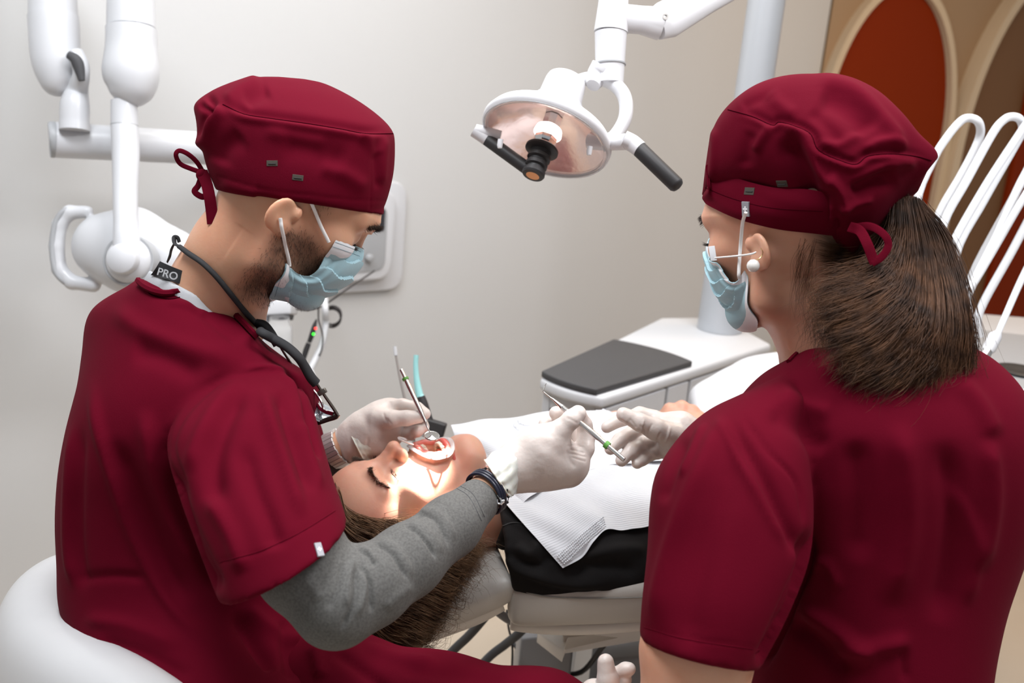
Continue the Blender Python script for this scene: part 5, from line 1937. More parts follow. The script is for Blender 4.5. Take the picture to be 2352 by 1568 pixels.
# ---- cap
cs = [(1619, 425, 1613, 446, 1.215, 0.02, 0), (1622, 375, 1616, 448, 1.21, 0.07, 0), (1634, 310, 1632, 452, 1.205, 0.12, 0), (1662, 269, 1664, 456, 1.195, 0.155, -0.004), (1712, 246, 1716, 472, 1.18, 0.185, -0.014), (1780, 249, 1792, 500, 1.165, 0.2, -0.034), (1862, 256, 1880, 522, 1.15, 0.205, -0.05), (1942, 255, 1945, 545, 1.14, 0.2, -0.05), (2010, 274, 1985, 538, 1.13, 0.185, -0.035), (2058, 325, 2018, 510, 1.12, 0.165, -0.025), (2092, 367, 2056, 472, 1.115, 0.13, -0.015), (2124, 397, 2088, 442, 1.11, 0.08, -0.01), (2134, 382, 2108, 440, 1.11, 0.03, 0)]
cwp = sil(cs, 60, 56, 2.6)
sm_ = [(1672, 252), (1728, 268), (1774, 288), (1790, 281), (1825, 290), (1861, 308), (1881, 346), (1938, 372), (1968, 377), (1994, 359), (2045, 354), (2101, 359), (2139, 369)]
stw = [(sm_, 7, .0032, 's'), (sm_, 3.2, -.0014),
       ([(1790, 290), (1835, 310), (1856, 345), (1880, 395), (1925, 440)], 9, .006), ([(1800, 305), (1835, 380), (1856, 440), (1868, 500)], 22, -.009),
       ([(1774, 292), (1748, 320), (1730, 350)], 10, .004), ([(1730, 300), (1715, 340), (1712, 390)], 14, -.0035),
       ([(1860, 178), (1960, 205), (2030, 275), (2085, 345)], 14, .005), ([(1880, 215), (1950, 250), (2000, 310)], 26, -.005),
       ([(1860, 250), (1900, 290), (1940, 340)], 14, -.003), ([(1870, 330), (1930, 330), (1985, 300)], 10, .003),
       ([(1985, 352), (2010, 330), (2050, 325), (2090, 345)], 9, .004), ([(1900, 400), (1930, 440), (1950, 500)], 10, .007), ([(1950, 440), (2000, 420), (2060, 400)], 18, -.007),
       ([(1945, 430), (1985, 405), (2060, 375), (2110, 380)], 10, .005), ([(1925, 480), (1960, 470), (2010, 455)], 8, .004), ([(1905, 470), (1912, 500), (1908, 530)], 5, .004), ([(1920, 500), (1928, 530)], 4, -.004),
       ([(1890, 440), (1900, 500)], 9, -.005), ([(1616, 430), (1688, 458), (1774, 478), (1890, 486)], 2.5, -.0009, 'e'), ([(1640, 290), (1640, 350), (1632, 420)], 8, .0025), ([(1760, 210), (1790, 240), (1830, 270)], 14, .003), ([(1700, 250), (1740, 230), (1790, 220)], 12, -.002)]
cWV = cloth([cwp], .0023, stw, 3, (.0016, 26, 9))
bsk = skull_bvh(pw, nk, .036, .055)
cWV = cap_clear(cWV, bsk, pw.U, lim=.3)
wcap = mk('surgical_cap', cWV, scrub, wom, label='burgundy surgical cap over the ponytail')
# lower band of the cap, following the head all the way round
cols = [(1626, 467), (1655, 484), (1700, 500), (1750, 514), (1800, 524), (1860, 531), (1920, 538), (1960, 538)]
rowsB = []
for dy, of in ((0, .0045), (-14, .0065), (-34, .0085), (-62, .0095), (-90, .0085)):
    pts_ = []
    dlast = 1.16
    for a, b in cols:
        q_ = hit(bsk, a + dy * .04, b + dy, of)
        if q_ is None: q_ = W(a, b + dy, dlast)
        dlast = proj(q_)[2]
        pts_.append(pw.l(q_))
    fz = pts_[0][2]
    o_ = pw.w((0, .25, fz))
    lc = bsk.ray_cast(Vector(o_), Vector(-pw.F))[0]
    fr_ = pw.l(np.array(lc)) + [0, of, 0] if lc else np.array([0, .11, fz])
    pts_ = [p * [-1, 1, 1] for p in pts_[::-1]] + [fr_] + pts_
    rowsB.append([pw.w(p) for p in pts_])
bandW = sheet(rowsB, 160, 26, .002)
bandW = (pushout(bandW[0], bsk, .004), bandW[1])
mk('cap_band', bandW, scrub, wcap)
bvcw = bvh_of(cWV, bandW)
seam_tube(bvcw, sm_, .0006, 'seam', scrub_dk, wcap, 110, .0001)
seam_tube(bvcw, [(1616, 430), (1688, 458), (1774, 478), (1890, 486)], .0003, 'seam', scrub_dk, wcap, 60, .0)
for (a, b, an) in ((1721, 439, .05), (1796, 422, -.02)):
    t = decal(bvcw, a, b, 26, 17, an, .0004, patch_m, 'buttonhole', wcap)
    decal(bvcw, a, b + 1, 19, 2.2, an, .0012, black, 'slit', t)
lbw = cross_label(bvcw, 1713, 480, 20, 34, .05, 'cap_label', wcap)
ribbon([(1950, 520, 1.06), (1975, 530, 1.055), (1992, 560, 1.05), (2004, 592, 1.05), (2010, 604, 1.05)], 24, scrub, 'cap_tie', wcap, .1)
ribbon([(1960, 522, 1.062), (2000, 520, 1.055), (2032, 540, 1.05), (2040, 565, 1.05), (2025, 590, 1.05), (2002, 604, 1.05)], 18, scrub, 'cap_tie', wcap, .15)

# ---- scrub top
wt_ = sil([(1850, 800, 2150, 790, 1.16, .06, 0), (1822, 822, 2215, 800, 1.16, .15, 0), (1756, 862, 2268, 845, 1.165, .24, 0), (1700, 925, 2312, 915, 1.17, .30, 0), (1672, 1010, 2337, 1010, 1.17, .33, 0), (1680, 1120, 2350, 1110, 1.17, .33, 0), (1700, 1220, 2338, 1205, 1.17, .32, 0), (1718, 1330, 2298, 1325, 1.17, .31, 0), (1728, 1440, 2262, 1440, 1.17, .31, 0), (1735, 1580, 2232, 1590, 1.17, .32, 0), (1720, 1700, 2230, 1720, 1.17, .33, 0)], 72, 64, 2.3)
ws_ = sil([(1700, 905, 1800, 860, 1.13, .05, 0), (1630, 940, 1815, 880, 1.11, .11, 0), (1568, 995, 1830, 950, 1.085, .155, 0), (1512, 1075, 1845, 1050, 1.06, .18, 0), (1494, 1150, 1856, 1165, 1.04, .18, 0), (1488, 1260, 1848, 1285, 1.02, .172, 0), (1478, 1370, 1800, 1415, 1.0, .16, 0), (1470, 1472, 1738, 1530, .99, .15, 0, .010)], 60, 50, 2.25)
stt = [([(1660, 955), (1740, 1080), (1800, 1200), (1852, 1285)], 16, -.005), ([(1640, 950), (1690, 1030), (1760, 1160), (1820, 1270)], 12, .005), ([(1665, 950), (1620, 1050), (1560, 1200), (1520, 1340), (1500, 1460)], 18, .0045), ([(1690, 1000), (1665, 1120), (1620, 1260), (1590, 1400), (1580, 1520)], 30, -.004),
       ([(1856, 1200), (1852, 1290), (1815, 1380), (1770, 1480), (1738, 1535)], 12, -.012), ([(1700, 945), (1760, 1030), (1830, 1110), (1850, 1230)], 6, -.003), ([(1860, 1290), (1900, 1300), (1930, 1360)], 12, .004),
       ([(1580, 1000), (1545, 1080), (1520, 1160)], 12, -.004), ([(1620, 965), (1590, 1040), (1560, 1100)], 9, .004), 
       ([(2060, 960), (2085, 1100), (2080, 1250), (2040, 1400)], 26, .006), ([(1960, 1000), (1980, 1150), (1970, 1300)], 26, -.005), ([(2160, 1000), (2190, 1150), (2180, 1300), (2150, 1440)], 26, -.006), ([(2270, 1000), (2280, 1150), (2250, 1320)], 18, .005),
       ([(1800, 1420), (1880, 1480), (1960, 1560)], 18, -.007), ([(1830, 1390), (1920, 1450), (2020, 1530)], 16, .005), ([(1900, 1500), (2000, 1490), (2100, 1470)], 16, .004), ([(2070, 1480), (2080, 1568)], 8, -.003),
       ([(1780, 900), (1850, 930), (1920, 950)], 18, .004), ([(1760, 940), (1840, 985), (1900, 1040)], 22, -.004), ([(2200, 870), (2250, 930), (2290, 1010)], 18, .004),
       ([(1480, 1440), (1580, 1465), (1740, 1490)], 2.6, -.001, 'e'), ([(2180, 1100), (2240, 1250), (2220, 1400)], 14, .004)]
wtV = cloth([wt_, ws_], .0037, stt, 6, (.0035, 9, 12))
wtop = mk('scrub_top', wtV, scrub, wom, label='burgundy short sleeved scrub top')
bvwt = bvh_of(wtV)
seam_tube(bvwt, [(1812, 832), (1826, 818), (1845, 803), (1866, 792), (1885, 790)], .0030, 'collar_band', scrub, wtop, 30, .001)
seam_tube(bvwt, [(1480, 1440), (1580, 1468), (1745, 1492)], .0004, 'hem_seam', scrub, wtop, 40, .0002)

# ---- mask
wx = lambda x, y, xl: pw.mid(x, y, xl)
mids = [(0, .119, .004), (0, .130, -.016), (0, .126, -.038), (0, .118, -.062), (0, .104, -.090), (0, .082, -.112)]
near = [
    [wx(1647, 600, .064), wx(1640, 588, .052), wx(1632, 582, .035)],
    [wx(1660, 628, .066), wx(1645, 622, .056), wx(1626, 618, .040)],
    [wx(1678, 648, .067), wx(1655, 655, .058), wx(1634, 652, .042)],
    [wx(1694, 645, .067), wx(1675, 680, .060), wx(1652, 690, .042)],
    [wx(1702, 632, .068), wx(1712, 690, .058), wx(1690, 724, .040)],
    [wx(1709, 622, .070), wx(1742, 680, .058), wx(1750, 722, .036)]]
rw = []
for i, r in enumerate(near):
    L_ = [pw.l(p) for p in r] + [np.array(mids[i])]
    mir = [np.array([-p[0], p[1], p[2]]) for p in L_[-2::-1]]
    rw.append([pw.w(p) for p in L_ + mir])
msw = sheet(rw, 110, 90, .0012, lambda u, v: -pleat(u, v))
msw = (pushout(msw[0], bvheadw, .0034, 110 * 90), msw[1])
wm = mk('surgical_mask', msw, [maskb, maskw], wom, label='pale blue pleated surgical mask')
mi = np.zeros(len(msw[1]), int)
for q_ in range(89 * 109):
    j, i = divmod(q_, 109)
    if j < 6 or j > 78 or i < 5 or i > 104: mi[q_] = 1
wm.data.polygons.foreach_set('material_index', mi.astype(np.int32))
mk('mask_strap', tube([W(1713, 488, 1.045), W(1706, 510, 1.08), W(1702, 550, 1.098), W(1699, 590, 1.105), W(1697, 628, 1.105), W(1698, 640, 1.108)], .0019, 8, 30, sq=.5), strapw, wm)
mk('mask_strap', tube([W(1644, 592, 1.135), W(1668, 590, 1.118), W(1700, 587, 1.098), W(1726, 583, 1.095), W(1734, 580, 1.10)], .0021, 8, 30, sq=.5), strapw, wm)
mk('strap_weld', box(W(1637, 582, 1.14), camdir(1, .1, -.3) * .0035, camdir(-.15, 1, 0) * .0085, camdir(.3, 0, 1) * .0008, .0003), maskw, wm)

# ---- earring
er = mk('pearl_earring', lathe([(0, -.0072), (.004, -.0062), (.0066, -.003), (.0072, 0), (.0066, .003), (.004, .0062), (0, .0072)], W(1730, 610, 1.092), [0, 0, 1], 32), mat('pearl', (.82, .80, .76), .15, coat=.6, spec=.7), wom)
mk('earring_hook', tube([W(1735, 598, 1.09), W(1746, 592, 1.088), W(1752, 580, 1.092), W(1748, 570, 1.10)], .0006, 6, 20), mat('gold', (.75, .55, .25), .25, metal=1), er)

# ---- hair
hbr = hair_mat('brown_hair', (.034, .014, .0065), (.115, .050, .022))
hbr2 = mat('brown_hair_mass', (.040, .020, .012), .9, spec=.1)
hb = Blob()
hb.chain([(W(2082, 470, 1.115), .010), (W(2100, 560, 1.11), .018), (W(2105, 660, 1.095), .030), (W(2090, 760, 1.08), .038), (W(2075, 820, 1.075), .030)], .03, flat=(camdir(0, 0, 1), .6))
hb.chain([(W(2060, 660, 1.09), .026), (W(1985, 725, 1.085), .026), (W(1955, 770, 1.08), .018)], .03, flat=(camdir(0, 0, 1), .6))
hb.chain([(W(2050, 780, 1.06), .03), (W(2010, 840, 1.055), .022)], .03, flat=(camdir(0, 0, 1), .6))
pony = mk('ponytail', hb.mesh(.003), hbr2, wom, label='dark brown ponytail')
gd_ = [
    [(2058, 470, 1.10), (2052, 540, 1.09), (2015, 605, 1.08), (1950, 636, 1.07), (1898, 655, 1.06), (1876, 700, 1.06)],
    [(2066, 465, 1.10), (2066, 560, 1.085), (2030, 645, 1.06), (1950, 690, 1.05), (1890, 730, 1.05), (1873, 790, 1.055)],
    [(2075, 462, 1.10), (2082, 580, 1.08), (2055, 680, 1.045), (1985, 750, 1.035), (1920, 790, 1.04), (1898, 830, 1.05)],
    [(2084, 460, 1.10), (2098, 600, 1.075), (2082, 715, 1.035), (2020, 800, 1.03), (1960, 850, 1.035), (1945, 890, 1.045)],
    [(2092, 460, 1.10), (2118, 600, 1.075), (2118, 735, 1.03), (2085, 825, 1.025), (2035, 880, 1.03), (2010, 925, 1.04)],
    [(2100, 462, 1.10), (2138, 590, 1.08), (2158, 720, 1.04), (2145, 820, 1.03), (2110, 880, 1.035), (2070, 920, 1.04)],
    [(2108, 466, 1.10), (2158, 560, 1.09), (2192, 690, 1.06), (2202, 790, 1.05), (2185, 860, 1.05), (2140, 890, 1.05)],
    [(2113, 472, 1.10), (2168, 550, 1.09), (2202, 670, 1.07), (2216, 770, 1.06), (2222, 840, 1.06), (2212, 872, 1.06)]]
G8 = [[W(*p) for p in g] for g in gd_]
P = guided(G8, 7000, 22, .0115, .82, .0065, 1.5, 21, .45, .0022, per=24)
sv = strands(P, .00040)
mk('ponytail_strands', sv, hbr, pony)
P = guided(G8, 500, 18, .017, .2, .006, 1.0, 22, .2, .004)
mk('loose_strands', strands(P, .00022), hbr, pony)
# hair combed up from the nape
ng = [[(1872, 540), (1925, 556), (1985, 545), (2050, 500)], [(1868, 580), (1925, 590), (1990, 570), (2060, 500)], [(1878, 625), (1935, 625), (2000, 590), (2065, 505)], [(1886, 670), (1945, 655), (2010, 605), (2070, 505)], [(1892, 705), (1950, 680), (2020, 620), (2075, 510)]]
NG = []
for g in ng:
    Pq = catmull(np.array(g, float), 9)
    row = []
    for i, (a, b) in enumerate(Pq):
        q_ = hit(bvw, a, b, .003)
        t = i / 8
        fb = W(a, b, 1.12 - .01 * t)
        row.append(fb if q_ is None else q_)
    row[-1] = W(Pq[-1][0], Pq[-1][1], 1.10)
    NG.append(row)
NG = [g[::-1] for g in NG]
P = guided(NG, 1500, 14, .0045, .5, .001, 1.0, 23, .5, .004)
mk('nape_hair', strands(P, .0003), hbr, pony)
# fine baby hairs in front of the nape
r_ = np.random.default_rng(31)
out = []
for _ in range(70):
    a, b = r_.uniform(1835, 1880), r_.uniform(545, 640)
    q0 = hit(bvw, a, b, .0015)
    q1 = hit(bvw, a - r_.uniform(5, 22), b + r_.uniform(30, 70), .004)
    q2 = hit(bvw, a - r_.uniform(0, 30), b + r_.uniform(70, 130), .006)
    if q0 is None or q1 is None or q2 is None: continue
    out.append(catmull(np.array([q0, q1, q2]), 9))
mk('baby_hair', strands(np.array(out), .00013), hbr, pony)

# ---- her right hand (reaching) and left hand
d2 = 1.33
rh2 = hand(
    [[(1545, 1000, d2 - .015, .018), (1505, 985, d2 - .03, .0145), (1470, 970, d2 - .036, .0118), (1432, 952, d2 - .034, .0098)],
     [(1502, 962, d2 + .02, .0128), (1470, 952, d2 + .022, .0105), (1430, 962, d2 + .012, .0092), (1394, 981, d2 + .0, .0078)],
     [(1502, 985, d2 + .016, .0125), (1455, 992, d2 - .002, .0102), (1425, 1010, d2 - .014, .0095), (1402, 1030, d2 - .026, .0082)],
     [(1512, 1008, d2 + .01, .0122), (1478, 1018, d2 - .006, .0100), (1450, 1035, d2 - .018, .0092), (1428, 1057, d2 - .028, .0082)],
     [(1522, 1032, d2 + .004, .0115), (1495, 1042, d2 - .006, .0088), (1475, 1055, d2 - .014, .0080), (1463, 1064, d2 - .02, .0074)]],
    [[(1600, 1010, d2 + .01, .0225), (1560, 990, d2 + .008, .024), (1520, 978, d2 + .014, .0175)],
     [(1600, 1018, d2 + .01, .0215), (1560, 1018, d2 + .004, .022), (1528, 1020, d2 + .004, .0165)]], k=.0035, seed=8, noise=.0007,
    strokes=[([(1470, 975), (1482, 990), (1480, 1005)], 2.5, -.001), ([(1480, 960), (1475, 980), (1470, 1000)], 2, .0008), ([(1500, 970), (1490, 990), (1486, 1010)], 2.5, -.0008), ([(1470, 1000), (1490, 1030), (1520, 1060)], 5, .0015), ([(1445, 960), (1455, 972), (1462, 985)], 3, -.0009), ([(1520, 990), (1510, 1010), (1512, 1030)], 3, -.001), ([(1425, 955), (1440, 970)], 3, .0006), ([(1540, 975), (1535, 1000), (1525, 1020)], 3, .0008), ([(1450, 1003), (1442, 1015)], 2, -.0006), ([(1470, 1022), (1478, 1034)], 2, -.0006)])
mk('glove', rh2, glove, wom, label='white latex glove on the reaching right hand')
lh2 = hand(
    [[(1402, 1600, 1.08, .0150), (1396, 1560, 1.08, .0118), (1391, 1520, 1.08, .0090)],
     [(1400, 1575, 1.10, .011), (1412, 1550, 1.10, .0085), (1436, 1537, 1.095, .0080), (1445, 1536, 1.093, .0074)],
     [(1405, 1600, 1.10, .011), (1420, 1575, 1.10, .0082), (1436, 1561, 1.095, .0074)]],
    [[(1405, 1680, 1.08, .025), (1390, 1620, 1.08, .022), (1362, 1590, 1.09, .014)]], k=.003, seed=9)
mk('glove', lh2, glove, wom, label='white latex glove on the left hand at the bottom edge')
# trousers (mostly out of view)
trw = Blob().chain([(W(2000, 1680, 1.2), .13), (W(1800, 1780, 1.35), .09), (W(1500, 1760, 1.6), .07)], .03)
mk('trousers', trw.mesh(.008), scrub, wom)
# ================================================================== THE PATIENT
pat = empty('person', W(1200, 1250, 1.5), 'person lying in the chair with open mouth, long brown hair and a black sweatshirt', 'person')
skinP = skin_mat('skin_patient', (.66, .37, .265), (.62, .27, .19))
pp = Pose(camdir(-.171, .914, -.367), camdir(-.847, -.326, -.419), 1.0).pin((-.043, .078, .009), W(910, 1118, 1.372))
nk = [((0, -.018, -.035), .05), (pp.l(W(1120, 1165, 1.49)), .053), (pp.l(W(1190, 1170, 1.54)), .06)]
hb_ = head_blob(nk, mouth=1.0)
V, F = hb_.mesh(.0014)
V = smooth(V, F, 2, .4)
VlP = V
bvLp = BVHTree.FromPolygons([tuple(v) for v in VlP], [tuple(int(i) for i in f) for f in F])
VP = pp.w(V)
tb = Blob()
tb.chain([(W(1190, 1170, 1.54), .06), (W(1400, 1160, 1.6), .10), (W(1700, 1150, 1.75), .10)], .04)
# far forearm and the bare hand resting on the drape
tb.chain([(W(1300, 1010, 1.76), .035), (W(1420, 985, 1.78), .028), (W(1540, 975, 1.76), .022)], .02)
tb.chain([(W(1540, 975, 1.76), .022), (W(1590, 985, 1.74), .022), (W(1640, 1010, 1.72), .02)], .02)
for (a, b, c, d_) in ((1538, 941, 1535, 965), (1566, 935, 1560, 955), (1590, 945, 1590, 970), (1606, 960, 1612, 990)):
    tb.chain([(W(a, b, 1.755), .0115), (W(c, d_, 1.745), .0125)], .009)
    tb.chain([(W(a, b, 1.755), .0115), (W(a - 6, b + 22, 1.79), .010)], .006)
V2, F2 = tb.mesh(.0035)
pbody = mk('body', join((VP, F[:, ::-1]), (V2, F2)), skinP, pat)
pg = np.zeros(len(V) + len(V2))
x, y, z = VlP.T
stub = np.clip((-.045 - z) / .03, 0, 1) * np.clip((y - .03) / .03, 0, 1) * .12
hl = np.clip((.042 - (y + .35 * (z - .08))) / .015, 0, 1) * np.clip((z - .005 + .1 * 0) / .02, 0, 1)
pg[:len(V)] = np.clip(stub + .8 * hl, 0, .9)
set_pigment(pbody, pg)

# lips
lipm = mat('lips', (.62, .20, .17), .35, sss=.3)
cz = -.070
ring = []
for i in range(41):
    a = 2 * math.pi * i / 40
    ring.append([.0262 * math.cos(a), .0995 - .010 * abs(math.cos(a)) ** 2 - .012 * (math.sin(a) < 0) * -math.sin(a), cz + .0225 * math.sin(a)])
mk('lips', pp.m(tube(np.array(ring[:-1]), .0048, 14, closed=True, sq=.8)), lipm, pat)
# inside of the mouth
gum = mat('gum', (.62, .12, .10), .3, sss=.3)
tongue = mat('tongue', (.70, .20, .13), .35, sss=.3, bump=(200, .4, .001))
tooth = mat('tooth_enamel', (.86, .80, .66), .2, sss=.15, coat=.3)
mb = Blob().ell((0, .040, cz), (.030, .04, .028))
tv = Blob()
tv.ell((0, .058, cz - .012), (.016, .026, .008), k=.005)
V, F = tv.mesh(.0015)
mk('tongue', pp.m((V, F)), tongue, pat)
for nm, zz, up in (('upper', -.0515, -1), ('lower', -.0895, 1)):
    gb = Blob()
    pts = [(np.array([(.0215 * math.sin(t)), .097 - .030 * (1 - math.cos(t)) * 1.2 - (.006 if up > 0 else 0), zz - up * .001]), .0048) for t in np.linspace(-1.45, 1.45, 13)]
    gb.chain(pts, .003)
    V, F = gb.mesh(.0012)
    go_ = mk('gum', pp.m((V, F)), gum, pat)
    for t in np.linspace(-1.35, 1.35, 12):
        c = np.array([(.0215 * math.sin(t)), .097 - .030 * (1 - math.cos(t)) * 1.2 - (.006 if up > 0 else 0), zz + up * .0045])
        tx = np.array([math.cos(t), -.8 * math.sin(t), 0])
        ty = np.cross(tx, [0, 0, 1])
        wq = .0034 if abs(t) < .8 else .0042
        b_ = box(c, nrm(tx) * wq, nrm(ty) * (.0022 if abs(t) < .8 else .0036), np.array([0, 0, .0048]), .0012)
        mk('tooth', pp.m(b_), tooth, pat)
# eyebrows, lashes, eye
for sx in (-1, 1):
    e = face_hair(bvLp, [(sx * .014, .028), (sx * .026, .033), (sx * .040, .032), (sx * .050, .024)], 420, .009, lambda a, b, t: (sx * (.5 + t), .3, .5 - t * 1.0), 45, .0017)
    mk('eyebrow', pp.m(e), mat('soft_brown_hair', (.06, .033, .02), .6), pat)
    e = face_hair(bvLp, [(sx * .020, .004), (sx * .032, .0035), (sx * .044, .004)], 45, .006, lambda a, b, t: (sx * (t - .4) * .9, .75, -.5), 46, .0004, (0, .1, .3))
    mk('eyelashes', pp.m(e), brown_h, pat)
    sl = []
    for xx in np.linspace(.0215, .0425, 10):
        loc, n_, i_, d_ = bvLp.ray_cast(Vector((sx * xx, .2, .0045 + .0012 * math.sin((xx - .0215) / .021 * 3.14))), Vector((0, -1, 0)))
        sl.append(np.array(loc) if loc else np.array([sx * xx, .09, .005]))
    t_ = tube(np.array(sl), [.0003, .0004, .0005, .0007, .0008, .0008, .0007, .0006, .0004, .0003], 8)
    mk('eye', pp.m(t_), mat('eye_dark', (.05, .03, .025), .15, coat=.5), pat)

# ---- lip retractor
clr = mat('clear_retractor', (.9, .9, .92), .06, trans=.75, ior=1.25, coat=.3)
rt = empty('lip_retractor', pp.w((0, .1, cz)), 'clear plastic lip retractor holding the mouth of the lying person open', 'retractor')
rr_ = []
for i in range(48):
    a = 2 * math.pi * i / 48
    rr_.append([.0335 * math.cos(a), (.1035) - .017 * abs(math.cos(a)) ** 2 - .012 * (math.sin(a) < 0) * -math.sin(a), cz + .0300 * math.sin(a)])
t_ = tube(np.array(rr_), .0034, 14, closed=True, sq=.3, up=(0, 1, 0))
mk('retractor_frame', pp.m(t_), clr, rt)
for sx in (-1, 1):
    t_ = tube(np.array([[sx * .030, .098, cz + .012], [sx * .040, .096, cz + .006], [sx * .043, .095, cz], [sx * .040, .095, cz - .008], [sx * .030, .093, cz - .014]]), .0026, 10, 30, sq=.5)
    mk('cheek_wing', pp.m(t_), clr, rt)
t_ = tube(np.array([[-.012, .112, cz + .030], [-.008, .120, cz + .040], [0, .122, cz + .044], [.008, .120, cz + .040], [.012, .112, cz + .030]]), .0026, 10, 24, sq=.5)
mk('upper_tab', pp.m(t_), clr, rt)

# ---- sweatshirt
blk = mat('black_sweatshirt', (.009, .008, .008), .9, spec=.2, sheen=.03, bump=(800, .3, .0006))
pt = sil([(1108, 1078, 1170, 1186, 1.54, .05, -.11), (1116, 1056, 1162, 1236, 1.54, .10, -.14), (1132, 1038, 1166, 1286, 1.55, .14, -.18), (1185, 1022, 1186, 1316, 1.56, .17, -.19), (1275, 1010, 1265, 1344, 1.57, .19, -.21), (1390, 1006, 1385, 1352, 1.58, .20, -.218), (1540, 1010, 1530, 1356, 1.62, .20, -.218), (1720, 990, 1720, 1340, 1.7, .2, -.2), (1860, 930, 1880, 1300, 1.8, .19, -.2)], 64, 60, 2.5)
sh_ = [([(1150, 1180), (1200, 1210), (1260, 1225)], 6, .003), ([(1160, 1260), (1190, 1290), (1240, 1300), (1260, 1260)], 10, -.006), ([(1180, 1250), (1220, 1270), (1240, 1235)], 10, .005), ([(1130, 1240), (1200, 1310), (1300, 1340), (1420, 1340)], 12, .005),
       ([(1300, 1310), (1380, 1300), (1480, 1310)], 16, -.005), ([(1340, 1280), (1420, 1260), (1490, 1262)], 12, .004), ([(1180, 1320), (1300, 1356), (1400, 1358)], 6, -.003)]
pV = cloth([pt], .0038, sh_, 4, (.004, 11, 33))
sw = mk('sweatshirt', pV, blk, pat, label='black sweatshirt')
col = tube([W(1176, 1190, 1.40), W(1172, 1202, 1.39), W(1160, 1232, 1.40), W(1152, 1252, 1.43)], .009, 16, 30, sq=.7)
mk('ribbed_collar', col, blk, sw)
bvp = bvh_of(pV)
seam_tube(bvp, [(1155, 1208), (1180, 1200), (1220, 1208), (1255, 1222)], .0009, 'seam', mat('seam_black', (.03, .03, .03), .8), sw, 40, .0004)

# ---- paper bib
bibm = mat('bib_paper', (.60, .61, .64), .75, bump=(120, .25, .001), sss=.05, sssr=(1, 1, 1))


def bp(x, y, off, d):
    q_ = hit(bvp, x, y, off)
    return W(x, y, d) if q_ is None else q_


def bsheet(rows, off, nu, nv, ribs, dd_):
    g = [[bp(x, y, off, dd_[i]) for x, y in r] for i, r in enumerate(rows)]
    def fn(u, v):
        return .00014 * np.sin(v * 2 * np.pi * ribs) + .0013 * np.sin(u * 13 + v * 7 + np.sin(v * 11) * 1.5) + .001 * np.sin(u * 29 - v * 17)
    V, F = sheet(g, nu, nv, .0005, fn)
    # the paper lies on the cloth, never under it
    u_, v_, d_ = proj(V)
    for i in range(len(V)):
        if (i % (nu * nv)) > .42 * nu * nv or (i % nu) < 4: continue
        q_ = hit(bvp, u_[i], v_[i], off if i < nu * nv else off - .0006)
        if q_ is not None and proj(q_)[2] < d_[i] + .001: V[i] = q_
    return V, F


R0 = [(1036, 976), (1110, 963), (1200, 958), (1290, 952), (1384, 946), (1450, 960), (1520, 1000)]
R1 = [(1062, 1040), (1130, 1030), (1210, 1022), (1290, 1012), (1370, 1005), (1440, 1010), (1520, 1030)]
R2 = [(1100, 1098), (1160, 1094), (1235, 1080), (1310, 1065), (1385, 1055), (1450, 1050), (1520, 1060)]
R3 = [(1152, 1150), (1210, 1148), (1270, 1130), (1335, 1112), (1395, 1100), (1455, 1090), (1520, 1095)]
R4 = [(1222, 1224), (1262, 1212), (1312, 1188), (1360, 1165), (1410, 1150), (1460, 1140), (1520, 1140)]
R5 = [(1293, 1302), (1334, 1278), (1362, 1248), (1388, 1222), (1430, 1220), (1470, 1216), (1520, 1204)]
D_ = [1.70, 1.66, 1.56, 1.43, 1.40, 1.38]
bib = mk('paper_bib', bsheet([R0, R1, R2, R3, R4, R5], .006, 120, 500, 84, D_), bibm, label='white ribbed paper bib spread over the chest of the lying person', cat='bib', loc=W(1300, 1100, 1.5))
U3 = [(1168, 1170), (1192, 1168), (1222, 1150), (1290, 1112), (1370, 1083), (1440, 1075), (1520, 1070)]
U2 = [(1112, 1098), (1160, 1104), (1215, 1100), (1290, 1070), (1370, 1045), (1440, 1040), (1520, 1045)]
mk('folded_ply', bsheet([R0, R1, U2, U3], .0085, 100, 300, 50, D_), bibm, bib)
emb = []
r_ = np.random.default_rng(4)
for row in range(5):
    for i in range(30):
        t = i / 29
        a = lerp(lerp(np.array([1296, 1292]), np.array([1386, 1214]), t), lerp(np.array([1262, 1258]), np.array([1376, 1170]), t), row / 9)
        q_ = hit(bvp, a[0], a[1], .0075)
        if q_ is not None: emb.append(lathe([(.0014, 0), (.0010, .0007), (0, .0009)], q_, camdir(0, .4, -1), 6))
if emb: mk('embossed_border', join(*emb), bibm, bib)
# ---- white drape over the legs
dr = sil([(1585, 945, 1600, 1040, 1.86, .05, -.1), (1600, 925, 1640, 1060, 1.86, .12, -.12), (1660, 893, 1700, 1070, 1.9, .16, -.14), (1720, 868, 1770, 1060, 1.96, .18, -.15), (1780, 853, 1840, 1040, 2.02, .18, -.15), (1900, 835, 1960, 1000, 2.12, .18, -.15), (2100, 820, 2150, 960, 2.3, .15, -.15)], 48, 40, 2.4)
dV = cloth([dr], .006, [([(1620, 930), (1680, 915), (1740, 885)], 7, .004), ([(1640, 950), (1700, 930), (1760, 905)], 8, -.004), ([(1700, 880), (1740, 900), (1790, 890)], 5, .003)], 3, (.006, 25, 5))
mk('leg_drape', dV, bibm, label='white crumpled paper drape over the legs, beyond the bare hand', cat='drape')

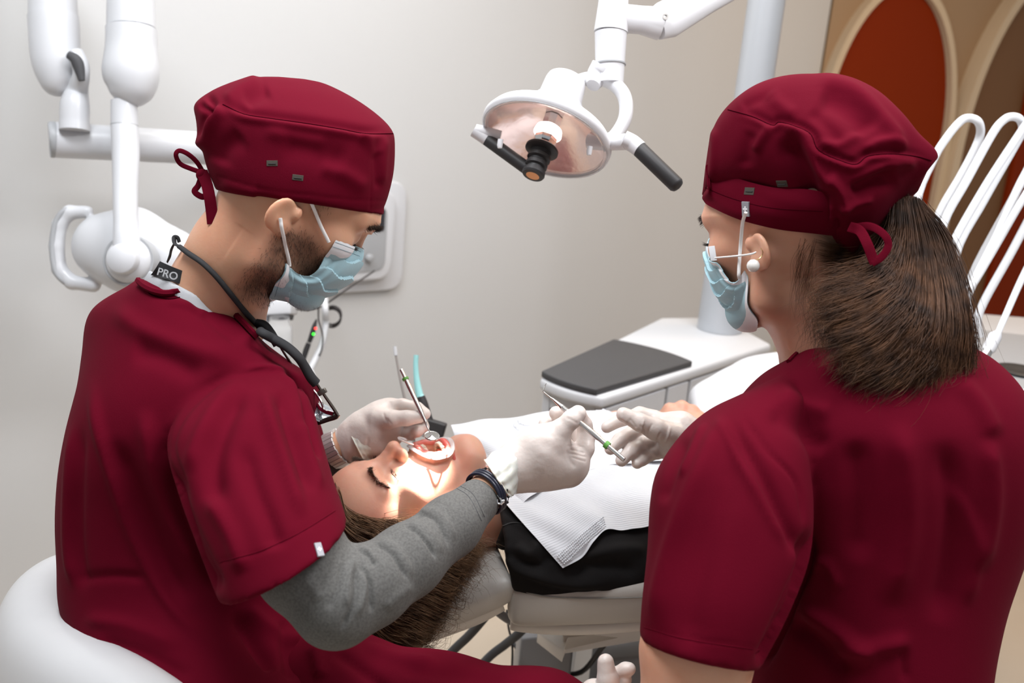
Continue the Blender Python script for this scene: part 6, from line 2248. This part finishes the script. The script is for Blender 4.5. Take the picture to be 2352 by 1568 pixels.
# ---- hair of the patient
hP = hair_mat('chestnut_hair', (.075, .040, .022), (.22, .125, .066))
hb = Blob()
hb.ell(pp.w((0, -.022, .050)), (.087, .087, .087), k=.01)
for g in ([(820, 1230, 1.41, .035), (900, 1290, 1.39, .045), (985, 1290, 1.40, .035), (1060, 1270, 1.42, .025)], [(830, 1300, 1.40, .035), (880, 1400, 1.38, .038), (930, 1430, 1.38, .026)]):
    hb.chain([(W(a, b, c), r) for a, b, c, r in g], .03)
# keep the face clear
hb.ell(pp.w((0, .11, .0)), (.10, .075, .10), rot=pp.B, k=.01, op='sub')
V, F = hb.mesh(.003)
hair = mk('hair', (V, F), hP, pat, label='long chestnut hair')
gg = [
    [(770, 1120, 1.37), (790, 1180, 1.345), (850, 1205, 1.335), (920, 1212, 1.34), (985, 1222, 1.35), (1050, 1240, 1.37), (1100, 1240, 1.40)],
    [(772, 1140, 1.36), (800, 1205, 1.335), (860, 1235, 1.325), (930, 1250, 1.33), (1000, 1262, 1.345), (1070, 1262, 1.37), (1118, 1262, 1.39)],
    [(775, 1160, 1.36), (805, 1240, 1.33), (870, 1280, 1.32), (950, 1300, 1.325), (1020, 1300, 1.34), (1075, 1290, 1.36), (1112, 1285, 1.38)],
    [(778, 1180, 1.36), (805, 1270, 1.33), (870, 1330, 1.32), (950, 1350, 1.325), (1010, 1345, 1.335), (1050, 1330, 1.35), (1085, 1325, 1.365)],
    [(778, 1200, 1.37), (800, 1300, 1.33), (860, 1380, 1.32), (930, 1400, 1.32), (985, 1390, 1.33), (1020, 1375, 1.34), (1040, 1365, 1.35)],
    [(776, 1215, 1.38), (795, 1320, 1.34), (845, 1420, 1.325), (905, 1450, 1.325), (955, 1440, 1.33), (990, 1425, 1.335), (1010, 1405, 1.34)],
    [(775, 1230, 1.39), (790, 1340, 1.35), (830, 1450, 1.335), (880, 1480, 1.335), (930, 1478, 1.335), (960, 1466, 1.335), (985, 1440, 1.335)]]
GP = [[W(a, b, c - .02 * min(1, max(0, (a - 900) / 100))) for a, b, c in g] for g in gg]
P = guided(GP, 6500, 26, .012, .84, .014, 2.6, 51, .45, .004, per=60)
mk('hair_strands', strands(P, .00045), hP, hair)
P = guided(GP[:3], 500, 16, .004, .3, .001, .8, 52, .1, .003)
mk('temple_strands', strands(P, .0003), hair_mat('light_brown_hair', (.16, .09, .045), (.26, .16, .08)), hair)
